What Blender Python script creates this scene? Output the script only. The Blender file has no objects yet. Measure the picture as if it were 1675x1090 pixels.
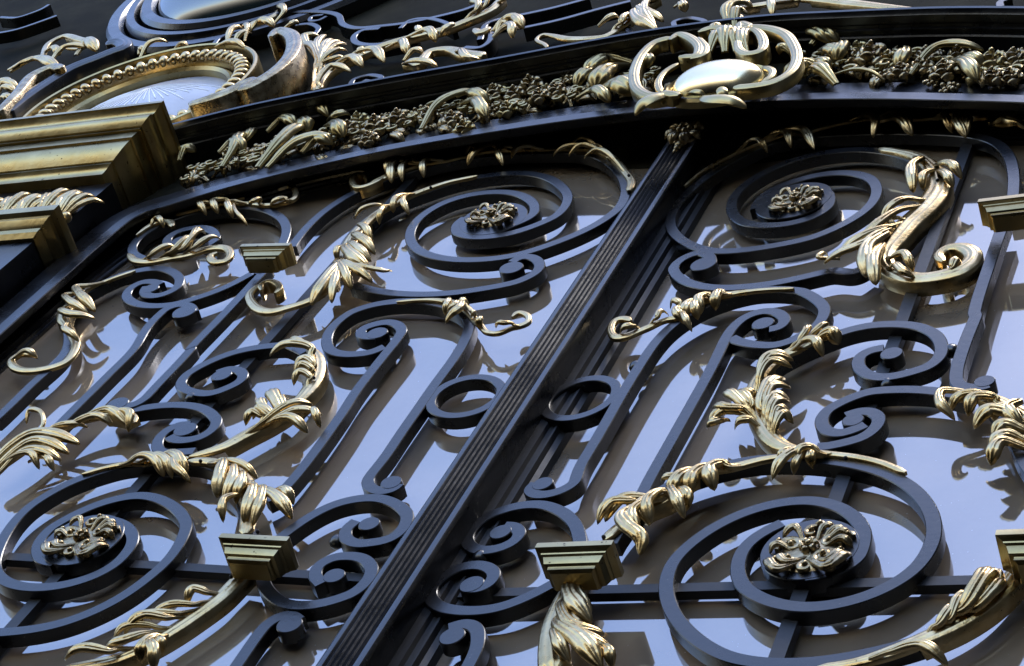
import bpy, math, random
from math import sin, cos, pi, sqrt
from mathutils import Matrix, Vector, Euler

# ------------------------------------------------------------ camera, sky, sun, exposure
H = 3.3
CAM_LOC=[0.9181, -0.97379, -1.69353]
CAM_ROT=[[0.901046, 0.043491, 0.431538], [0.253346, -0.860354, -0.442274], [0.352041, 0.507837, -0.786237]]
LENS=65.1606
PLM={'L':[[0.998764, 0.0, 0.049708, -0.002113], [0.049708, 0.0, -0.998764, 0.042447], [0.0, 1.0, 0.0, 0.0]],'R':[[0.998764, 0.0, -0.049708, -0.002508], [-0.049708, 0.0, -0.998764, 0.050385], [0.0, 1.0, 0.0, 0.0]],'F':[[1.0, 0.0, 0.0, 0.0], [0.0, 0.0, -1.0, 0.0], [0.0, 1.0, 0.0, 0.0]]}
sc = bpy.context.scene
camd = bpy.data.cameras.new('camera')
cam = bpy.data.objects.new('camera', camd)
sc.collection.objects.link(cam)
camd.lens = LENS; camd.sensor_width = 36; camd.clip_start = .05; camd.clip_end = 500
m = Matrix([r + [0] for r in CAM_ROT] + [[0, 0, 0, 1]])
m.translation = Vector(CAM_LOC) + Vector((0, 0, H))
cam.matrix_world = m
sc.camera = cam

SUN_EL, SUN_AZ = math.radians(72), math.radians(165)      # azimuth clockwise from +Y
world = bpy.data.worlds.new('World'); sc.world = world
world.use_nodes = True
wn, wl = world.node_tree.nodes, world.node_tree.links
for n in list(wn): wn.remove(n)
wo = wn.new('ShaderNodeOutputWorld'); bg = wn.new('ShaderNodeBackground')
sky = wn.new('ShaderNodeTexSky'); sky.sky_type = 'NISHITA'; sky.sun_disc = False
sky.sun_elevation = SUN_EL; sky.sun_rotation = SUN_AZ
sky.air_density = 1.0; sky.dust_density = 0.6; sky.ozone_density = 3.0
bg.inputs['Strength'].default_value = 0.14
tint = wn.new('ShaderNodeMix'); tint.data_type = 'RGBA'; tint.blend_type = 'MULTIPLY'; tint.inputs[0].default_value = 1
tint.inputs[7].default_value = (.97, .94, .99, 1)
wl.new(sky.outputs[0], tint.inputs[6]); wl.new(tint.outputs[2], bg.inputs[0]); wl.new(bg.outputs[0], wo.inputs[0])
sund = bpy.data.lights.new('sun', 'SUN'); sund.energy = .5; sund.angle = math.radians(14); sund.color = (1, .95, .88)
sun = bpy.data.objects.new('sun', sund); sc.collection.objects.link(sun)
d = Vector((sin(SUN_AZ) * cos(SUN_EL), cos(SUN_AZ) * cos(SUN_EL), sin(SUN_EL)))
sun.rotation_euler = d.to_track_quat('Z', 'Y').to_euler()
sun.location = d * 20
sc.view_settings.view_transform = 'Standard'; sc.view_settings.look = 'None'
sc.view_settings.gamma = 1; sc.view_settings.use_curve_mapping = False
sc.view_settings.exposure = 2.0

# ------------------------------------------------------------ materials
def mat(name, base, rough=.5, metal=0., spec=.5, ior=1.5, coat=0., coat_rough=.1,
        mottle=None, mscale=8., bump=0., bscale=60., rvar=0., fleck=None, fleck_scale=180, fleck_amt=.08):
    m = bpy.data.materials.new(name); m.use_nodes = True
    N, L = m.node_tree.nodes, m.node_tree.links
    b = N['Principled BSDF']
    b.inputs['Base Color'].default_value = (*base, 1); b.inputs['Roughness'].default_value = rough
    b.inputs['Metallic'].default_value = metal; b.inputs['IOR'].default_value = ior
    b.inputs['Specular IOR Level'].default_value = spec
    b.inputs['Coat Weight'].default_value = coat; b.inputs['Coat Roughness'].default_value = coat_rough
    tc = N.new('ShaderNodeTexCoord')
    col = None
    if mottle:
        n = N.new('ShaderNodeTexNoise'); n.inputs['Scale'].default_value = mscale; n.inputs['Detail'].default_value = 7
        n.inputs['Roughness'].default_value = .62
        L.new(tc.outputs['Object'], n.inputs['Vector'])
        r = N.new('ShaderNodeValToRGB'); r.color_ramp.elements[0].position = .42; r.color_ramp.elements[1].position = .66
        r.color_ramp.elements[0].color = (*base, 1); r.color_ramp.elements[1].color = (*mottle, 1)
        L.new(n.outputs['Fac'], r.inputs[0]); col = r.outputs[0]
        L.new(col, b.inputs['Base Color'])
        if rvar:
            mr = N.new('ShaderNodeMapRange'); mr.inputs['From Min'].default_value = .3; mr.inputs['From Max'].default_value = .75
            mr.inputs['To Min'].default_value = rough - rvar; mr.inputs['To Max'].default_value = rough + rvar
            L.new(n.outputs['Fac'], mr.inputs['Value']); L.new(mr.outputs[0], b.inputs['Roughness'])
    if fleck:
        v = N.new('ShaderNodeTexNoise'); v.inputs['Scale'].default_value = fleck_scale; v.inputs['Detail'].default_value = 3
        L.new(tc.outputs['Object'], v.inputs['Vector'])
        r2 = N.new('ShaderNodeValToRGB'); r2.color_ramp.elements[0].position = .68 - fleck_amt; r2.color_ramp.elements[1].position = .74 - fleck_amt * .5
        L.new(v.outputs['Fac'], r2.inputs[0])
        mx = N.new('ShaderNodeMix'); mx.data_type = 'RGBA'
        L.new(r2.outputs[0], mx.inputs[0])
        if col: L.new(col, mx.inputs[6])
        else: mx.inputs[6].default_value = (*base, 1)
        mx.inputs[7].default_value = (*fleck, 1); L.new(mx.outputs[2], b.inputs['Base Color'])
    if bump:
        n3 = N.new('ShaderNodeTexNoise'); n3.inputs['Scale'].default_value = bscale; n3.inputs['Detail'].default_value = 5
        L.new(tc.outputs['Object'], n3.inputs['Vector'])
        bp = N.new('ShaderNodeBump'); bp.inputs['Strength'].default_value = bump; bp.inputs['Distance'].default_value = .002
        L.new(n3.outputs['Fac'], bp.inputs['Height']); L.new(bp.outputs[0], b.inputs['Normal'])
    return m
IRON = mat('black_painted_iron', (.0016, .0021, .0036), .30, 0, .5, 1.62, mottle=(.006, .0062, .0085), mscale=14, bump=.12, bscale=120, rvar=.08, fleck=(.06, .055, .05), fleck_scale=260, fleck_amt=.0)
GILT = mat('weathered_gilt_bronze', (.46, .325, .145), .32, 1, .5, 1.5, mottle=(.57, .455, .26), mscale=26, bump=.25, bscale=190, rvar=.09, fleck=(.10, .07, .035), fleck_scale=260, fleck_amt=.0)
BRASS = mat('aged_brass', (.33, .25, .11), .33, 1, .5, 1.5, mottle=(.43, .35, .18), mscale=12, bump=.2, bscale=80, rvar=.08, fleck=(.06, .04, .02), fleck_scale=140, fleck_amt=.0)
BRONZE = mat('dark_bronze', (.20, .145, .08), .30, 1, .5, 1.5, mottle=(.34, .27, .17), mscale=40, bump=.3, bscale=150, rvar=.08)
DARKIRON = mat('dull_black_iron', (.006, .006, .008), .5, 0, .5, 1.45, mottle=(.012, .012, .014), mscale=14, bump=.15, bscale=90)
GOLD = mat('polished_gilt_boss', (.84, .67, .36), .24, 1, .5, 1.5, mottle=(.86, .78, .56), mscale=9, bump=.05, bscale=30, rvar=.04)
GLASS = mat('brown_backed_glass', (.225, .178, .130), .9, 0, .5, 3.15, coat=0, mottle=(.165, .128, .092), fleck=(.42, .41, .40), fleck_scale=330, fleck_amt=-.055, mscale=4, bump=.03, bscale=9)
GLASS.node_tree.nodes['Principled BSDF'].inputs['Roughness'].default_value = .04
DULL = mat('matt_dark_panel', (.012, .012, .009), .85, 0, .05, 1.5, mottle=(.026, .025, .017), mscale=7, bump=.2, bscale=25)  # matt dark colour; for the transom glass the dark overhead reflection is painted in
VOID = mat('matt_black_iron', (.006, .006, .008), .6, 0, .3, 1.5, bump=.2, bscale=40)  # even matt black with a fine bump
ETCH = mat('etched_window_glass', (.50, .52, .58), .25, 0, .5, 1.9, mottle=(.30, .31, .35), mscale=4)
FROST = mat('frosted_etching', (.85, .88, .92), .6, 0, .5, 1.5)
BOSSM = mat('glossy_black_boss', (.02, .03, .03), .12, 0, .8, 1.9, mottle=(.05, .07, .07), mscale=3)
BLOCKM = mat('blocker_stone', (.05, .045, .04), .9, mottle=(.08, .07, .06), mscale=2)  # only for the added unseen block on the right

# ------------------------------------------------------------ mesh helpers
class MB:
    def __init__(s): s.v = []; s.f = []
    def grid(s, rows, close_u=False, close_v=False, cap0=False, cap1=False):
        b = len(s.v); nu = len(rows[0]); nv = len(rows)
        for r in rows: s.v.extend(r)
        for i in range(nv if close_v else nv - 1):
            i2 = (i + 1) % nv
            for j in range(nu if close_u else nu - 1):
                j2 = (j + 1) % nu
                s.f.append((b + i * nu + j, b + i * nu + j2, b + i2 * nu + j2, b + i2 * nu + j))
        if cap0: s.f.append(tuple(b + j for j in range(nu))[::-1])
        if cap1: s.f.append(tuple(b + (nv - 1) * nu + j for j in range(nu)))
    def box(s, x0, x1, y0, y1, z0, z1):
        b = len(s.v)
        s.v += [(x, y, z) for z in (z0, z1) for y in (y0, y1) for x in (x0, x1)]
        s.f += [tuple(b + i for i in q) for q in ((0, 2, 3, 1), (4, 5, 7, 6), (0, 1, 5, 4), (2, 6, 7, 3), (0, 4, 6, 2), (1, 3, 7, 5))]

CH = {}
def add(name, mb, material, parent=None, smooth=35, base=None, label=None):
    me = bpy.data.meshes.new(name)
    bx = parent.get('_base', None) if parent else base
    o3 = bx if bx else (0, 0, 0)
    me.from_pydata([(v[0] - o3[0], v[1] - o3[1], v[2] - o3[2]) for v in mb.v], [], mb.f)
    me.validate(); me.update()
    bmx = __import__('bmesh').new(); bmx.from_mesh(me); __import__('bmesh').ops.recalc_face_normals(bmx, faces=bmx.faces); bmx.to_mesh(me); bmx.free()
    me.materials.append(material)
    for p in me.polygons: p.use_smooth = True
    me.set_sharp_from_angle(angle=math.radians(smooth))
    o = bpy.data.objects.new(name, me); sc.collection.objects.link(o)
    if parent: o.parent = parent
    o['_base'] = list(o3)
    if label: o['label'] = label
    return o
def plane_matrix(pl):
    mm = Matrix(PLM[pl] + [[0, 0, 0, 1]]); mm.translation += Vector((0, 0, H)); return mm
def thing(name, label, cat, pl='F', base=(0, 0, 0), group=None, kind=None):
    o = bpy.data.objects.new(name, None); o.empty_display_size = .05; sc.collection.objects.link(o)
    o.matrix_world = plane_matrix(pl) @ Matrix.Translation(base)
    o['_base'] = list(base)
    if kind: o['kind'] = kind
    if label: o['label'] = label; o['category'] = cat
    if group: o['group'] = group
    return o
def single(name, mb, material, label, cat, pl='F', base=(0, 0, 0), smooth=35, kind=None):
    o = add(name, mb, material, None, smooth, base)
    o.matrix_world = plane_matrix(pl) @ Matrix.Translation(base)
    if kind: o['kind'] = kind
    if label: o['label'] = label; o['category'] = cat
    return o

def spline(P, step=.003, closed=False):
    """centripetal Catmull-Rom through P (any dimension), resampled every step"""
    n = len(P); D = len(P[0])
    def get(i):
        if closed: return P[i % n]
        if i < 0: return tuple(2 * P[0][k] - P[1][k] for k in range(D))
        if i >= n: return tuple(2 * P[-1][k] - P[-2][k] for k in range(D))
        return P[i]
    out = []
    for i in range(n if closed else n - 1):
        p0, p1, p2, p3 = get(i - 1), get(i), get(i + 1), get(i + 2)
        def dist(a, b): return max(1e-6, sqrt((a[0] - b[0]) ** 2 + (a[1] - b[1]) ** 2)) ** .5
        t0 = 0; t1 = t0 + dist(p0, p1); t2 = t1 + dist(p1, p2); t3 = t2 + dist(p2, p3)
        L = sqrt((p1[0] - p2[0]) ** 2 + (p1[1] - p2[1]) ** 2)
        k = max(1, int(math.ceil(L / step)))
        for q in range(k):
            t = t1 + (t2 - t1) * q / k
            def lp(a, b, ta, tb): return tuple(a[j] + (b[j] - a[j]) * (t - ta) / (tb - ta) for j in range(D))
            A1, A2, A3 = lp(p0, p1, t0, t1), lp(p1, p2, t1, t2), lp(p2, p3, t2, t3)
            B1, B2 = lp(A1, A2, t0, t2), lp(A2, A3, t1, t3)
            out.append(lp(B1, B2, t1, t2))
    if not closed: out.append(tuple(P[-1]))
    return out
def smooth_pts(P, it=2):
    P = [tuple(p) for p in P]
    for _ in range(it):
        Q = [P[0]]
        for i in range(1, len(P) - 1):
            Q.append(tuple((P[i - 1][k] + 2 * P[i][k] + P[i + 1][k]) / 4 for k in range(len(P[0]))))
        Q.append(P[-1]); P = Q
    return P
def relax(P, it=60, k0=24.):
    """iron out small waves on the long easy curves, leave the tight eyes alone"""
    P = [tuple(p[:2]) for p in P]; n = len(P); W = [0.] * n; S = 6
    for i in range(S, n - S):
        a, b, c = P[i - S], P[i], P[i + S]
        t1 = math.atan2(b[1] - a[1], b[0] - a[0]); t2 = math.atan2(c[1] - b[1], c[0] - b[0])
        d = (t2 - t1 + pi) % (2 * pi) - pi; l = sqrt((c[0] - a[0]) ** 2 + (c[1] - a[1]) ** 2) / 2 + 1e-6
        W[i] = max(0., min(1., 1.6 - abs(d) / l / k0 * 1.6))
    for _ in range(it):
        Q = list(P)
        for i in range(1, n - 1):
            w = .5 * W[i]
            if w: Q[i] = (P[i][0] * (1 - w) + w * (P[i - 1][0] + P[i + 1][0]) / 2, P[i][1] * (1 - w) + w * (P[i - 1][1] + P[i + 1][1]) / 2)
        P = Q
    return P
def normals(P, closed=False):
    n = len(P); N = []
    for i in range(n):
        a = P[(i - 1) % n] if (closed or i > 0) else P[0]
        b = P[(i + 1) % n] if (closed or i < n - 1) else P[-1]
        dx, dy = b[0] - a[0], b[1] - a[1]; l = sqrt(dx * dx + dy * dy) or 1
        N.append((-dy / l, dx / l))
    return N
def sweep(mb, P, prof, closed=False):
    """prof: list of (offset across, z) ; swept along P in the plane"""
    N = normals(P, closed)
    rows = [[(p[0] + n[0] * u, p[1] + n[1] * u, z) for u, z in prof] for p, n in zip(P, N)]
    mb.grid(rows, close_u=True, close_v=closed, cap0=not closed, cap1=not closed)
def bar_prof(w, t, z0=0., b=.0009):
    h = w / 2
    return [(-h, z0 - t), (-h, z0 - b), (-h + b, z0), (h - b, z0), (h, z0 - b), (h, z0 - t)]
def disc(mb, cx, cy, r, t, z0=0., b=.0009, n=40):
    rings = [(r, z0 - t), (r, z0 - b), (r - b, z0)]
    rows = [[(cx + q * cos(2 * pi * k / n), cy + q * sin(2 * pi * k / n), z) for k in range(n)] for q, z in rings]
    mb.grid(rows, close_u=True, cap0=True, cap1=True)

T_BAR = .0158
rnd = random.Random(7)
def scroll_mesh(w, pts, dd, z0, t=T_BAR):
    mb = MB()
    P = relax(smooth_pts(spline(pts, .0028), 4))
    sweep(mb, P, bar_prof(w, t, z0))
    if dd: disc(mb, dd[0], dd[1], dd[2], t - .0006, z0 + .0004)
    return mb

# ---- gilt foliage
def stem(mb, w, z, t, line):
    """ridged, rounded, tapering leaf stem with side walls down to depth t"""
    P = [p if len(p) > 2 else (p[0], p[1], 1.) for p in line]
    P = smooth_pts(spline(P, .003), 3)
    N = normals(P); n = len(P)
    rows = []
    L = 0
    for i, (p, nn) in enumerate(zip(P, N)):
        h = w * .70 * max(.40, p[2])
        end = min(1, (i + .35) / 3., (n - 1 - i + .35) / 3.)
        h *= .35 + .65 * end
        if i: L += sqrt((p[0] - P[i - 1][0]) ** 2 + (p[1] - P[i - 1][1]) ** 2)
        tt = t if h > .0082 or t > .017 else min(t, .0045)
        r = [(p[0] - nn[0] * h, p[1] - nn[1] * h, z - tt)]
        K = 14
        for k in range(K + 1):
            u = -1 + 2 * k / K
            zz = z + .34 * h * (sqrt(max(0, 1 - u * u * .97)) - .2) + .06 * h * cos(3.2 * pi * u) - .13 * h * math.exp(-((abs(u) - .68) / .10) ** 2)
            r.append((p[0] + nn[0] * h * u, p[1] + nn[1] * h * u, zz))
        r.append((p[0] + nn[0] * h, p[1] + nn[1] * h, z - tt))
        rows.append(r)
    mb.grid(rows, close_u=True, cap0=True, cap1=True)

def petal(mb, w, line, z0=.004, lift=1., seed=0, plain=False):
    R = random.Random(seed)
    P = spline([tuple(p[:2]) for p in line], .002)
    n = max(9, len(P)); 
    if len(P) < n: P = spline([tuple(p[:2]) for p in line], .002 * len(P) / 12.)
    N = normals(P); n = len(P)
    ln = sum(sqrt((P[i][0] - P[i - 1][0]) ** 2 + (P[i][1] - P[i - 1][1]) ** 2) for i in range(1, n))
    W = w / 2; K = 14 if not plain else 8
    ph = R.uniform(-.3, .3); rise = (.0045 + .10 * ln) * lift * R.uniform(.8, 1.15); rise = min(rise * 1.25, .016)
    top, bot = [], []
    for i, (p, nn) in enumerate(zip(P, N)):
        s = i / (n - 1)
        wid = W * (.44 + .66 * sin(pi * min(1., s ** 1.5 * .77)))
        if s > .80: wid *= sqrt(max(.006, 1 - ((s - .80) / .20) ** 2))
        wid *= 1 + .06 * sin(s * 17 + ph * 8) * (s > .2) * (not plain)
        zc = z0 + rise * (sin(pi * (s ** 1.1) * .82)) * 1.0 - (.0060 * max(0, (s - .78) / .22) ** 2) + R.uniform(-.0001, .0001)
        rt, rb = [], []
        for k in range(K + 1):
            u = -1 + 2 * k / K
            dome = wid * (.42 if plain else .34) * (1 - u * u)
            groove = 0 if plain else wid * (.34 - .16 * s) * (abs(cos(1.5 * pi * u)) ** .75 - .8)
            x, y = p[0] + nn[0] * wid * u, p[1] + nn[1] * wid * u
            zt = zc + dome + groove
            rt.append((x, y, zt)); rb.append((x * .999 + p[0] * .001, y * .999 + p[1] * .001, zt - .0022 - .001 * (1 - abs(u))))
        top.append(rt); bot.append(rb)
    rows = [a + b[::-1] for a, b in zip(top, bot)]
    mb.grid(rows, close_u=True, cap0=True, cap1=True)
    return P

def leaf_mesh(stems, petals, seed, dz=0., plain=False, peel=True):
    mb = MB(); R = random.Random(seed)
    for w, z, t, line in stems: stem(mb, w * .001, z * .001 + .002 + dz, t * .001 + .002, line)
    spines = [spline([tuple(p[:2]) for p in ln], .004) for w_, z_, t_, ln in stems]
    for i in range(len(petals)):
        w, line = petals[i]
        line = [tuple(p[:2]) for p in line]
        # let every lobe peel off the stem: its root runs back along the nearest stem
        if spines and peel and not plain:
            bx_, by_ = line[0]; best = None
            for S in spines:
                for k in range(len(S)):
                    dd = (S[k][0] - bx_) ** 2 + (S[k][1] - by_) ** 2
                    if best is None or dd < best[0]: best = (dd, S, k)
            dd, S, k = best
            ln_ = sqrt((line[-1][0] - bx_) ** 2 + (line[-1][1] - by_) ** 2)
            if dd < .025 ** 2:
                k2 = min(k + 1, len(S) - 1); k1 = max(k2 - 2, 0)
                tx, ty = S[k2][0] - S[k1][0], S[k2][1] - S[k1][1]
                px_, py_ = line[1][0] - bx_, line[1][1] - by_
                sg = -1 if tx * px_ + ty * py_ > 0 else 1
                nb = max(1, int(round(.42 * ln_ / .004))); kk = max(0, min(len(S) - 1, k + sg * nb)); km = (k + kk) // 2
                if abs(kk - k) >= 2:
                    f = .35; cr = tx * py_ - ty * px_; tl = sqrt(tx * tx + ty * ty) + 1e-9; q_ = (1 if cr > 0 else -1) * w * .00042
                    ox_, oy_ = -ty / tl * q_, tx / tl * q_
                    line = [(S[kk][0] + ox_ * .6, S[kk][1] + oy_ * .6), (S[km][0] * (1 - f) + bx_ * f + ox_, S[km][1] * (1 - f) + by_ * f + oy_)] + ([line[0]] if len(line) < 4 else []) + line[1:]
        petal(mb, w * .00128, line, .0042 + dz + .0004 * (i % 5), 1., seed * 31 + i, plain)
    return mb

def ellipsoid(mb, cx, cy, cz, rx, ry, rz, n=20, m=10, half=False):
    rows = []
    for i in range(m + 1):
        a = -pi / 2 + (pi * i / m) if not half else (pi / 2 * i / m)
        rows.append([(cx + rx * cos(a) * cos(2 * pi * k / n), cy + ry * cos(a) * sin(2 * pi * k / n), cz + rz * sin(a)) for k in range(n)])
    mb.grid(rows, close_u=True)

def rosette_mesh(cx, cy, r, z, seed):
    """swirl of C scrolls, curled petals and little flowers"""
    mb = MB(); R = random.Random(seed)
    def q(x, y, *w): return (cx + r * x, cy + r * y) + w
    ellipsoid(mb, cx, cy, z - .003, r * .86, r * .84, .0095, 32, 8)
    for k, (ln, w) in enumerate([([(.0, -.30), (-.55, -.80), (-1.0, -.25)], .30), ([(.05, -.25), (-.40, -.55), (-.75, -.15)], .22), ([(.05, -.35), (.65, -.85), (1.02, -.15)], .32), ([(.15, -.25), (.55, -.50), (.85, .0)], .24),
            ([(.3, .1), (.7, .30), (.98, .15)], .20), ([(.3, .2), (.65, .55), (.92, .42)], .20), ([(.2, .3), (.45, .75), (.75, .68)], .20), ([(.1, .3), (.2, .8), (.48, .88)], .18), ([(-.2, .3), (-.5, .75), (-.80, .55)], .22), ([(-.4, .0), (-.8, .2), (-1.02, .05)], .20)]):
        petal(mb, r * w * .86, [q(*p) for p in ln], z + .004 + .0010 * (k % 3), .55, seed + k)
    for (ox, oy, rr, a0, sg, w) in [(-.48, .18, .36, 3.6, -1, .13), (.42, .28, .30, -.4, 1, .12), (-.10, .72, .22, 1.2, 1, .10), (.38, -.22, .26, 4.4, -1, .11), (-.42, -.35, .22, 2.2, 1, .10), (.05, .95, .13, 2.8, -1, .09), (.82, .48, .15, 0, 1, .09), (-.80, .30, .18, 1, -1, .10), (-.72, -.40, .17, 3, 1, .09), (.78, -.12, .18, 5, -1, .10), (.05, -.62, .20, 2, 1, .10), (.62, -.62, .15, 4, 1, .09)]:
        line = [q(ox + rr * (1 - .095 * j) * cos(a0 + sg * j * .74), oy + rr * (1 - .095 * j) * sin(a0 + sg * j * .74), 1 - .07 * j) for j in range(9)]
        stem(mb, r * w * 1.15, z + .0064, .007, line)
        ellipsoid(mb, cx + r * ox, cy + r * oy, z + .007, r * .08, r * .08, .004, 10, 6)
    for k in range(6):
        a = 2 * pi * k / 6
        petal(mb, r * .15, [q(.03 * cos(a), .03 * sin(a) + .05), q(.14 * cos(a + .2), .14 * sin(a + .2) + .05), q(.25 * cos(a + .4), .25 * sin(a + .4) + .05)], z + .008, .6, seed + 50 + k)
    ellipsoid(mb, cx, cy + .05 * r, z + .012, r * .08, r * .08, .003, 12, 6)
    return mb

def moulded_block(mb, x0, x1, ytop, prof, zb):
    """bracket / cornice with mitred mouldings: prof = [(y below top, inset, z)]"""
    rows = []
    for dy, ins, z in prof:
        rows.append([(x0 + ins, ytop - dy, zb), (x0 + ins, ytop - dy, z), (x1 - ins, ytop - dy, z), (x1 - ins, ytop - dy, zb)])
    mb.grid(rows, close_u=True, cap0=True, cap1=True)

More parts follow.
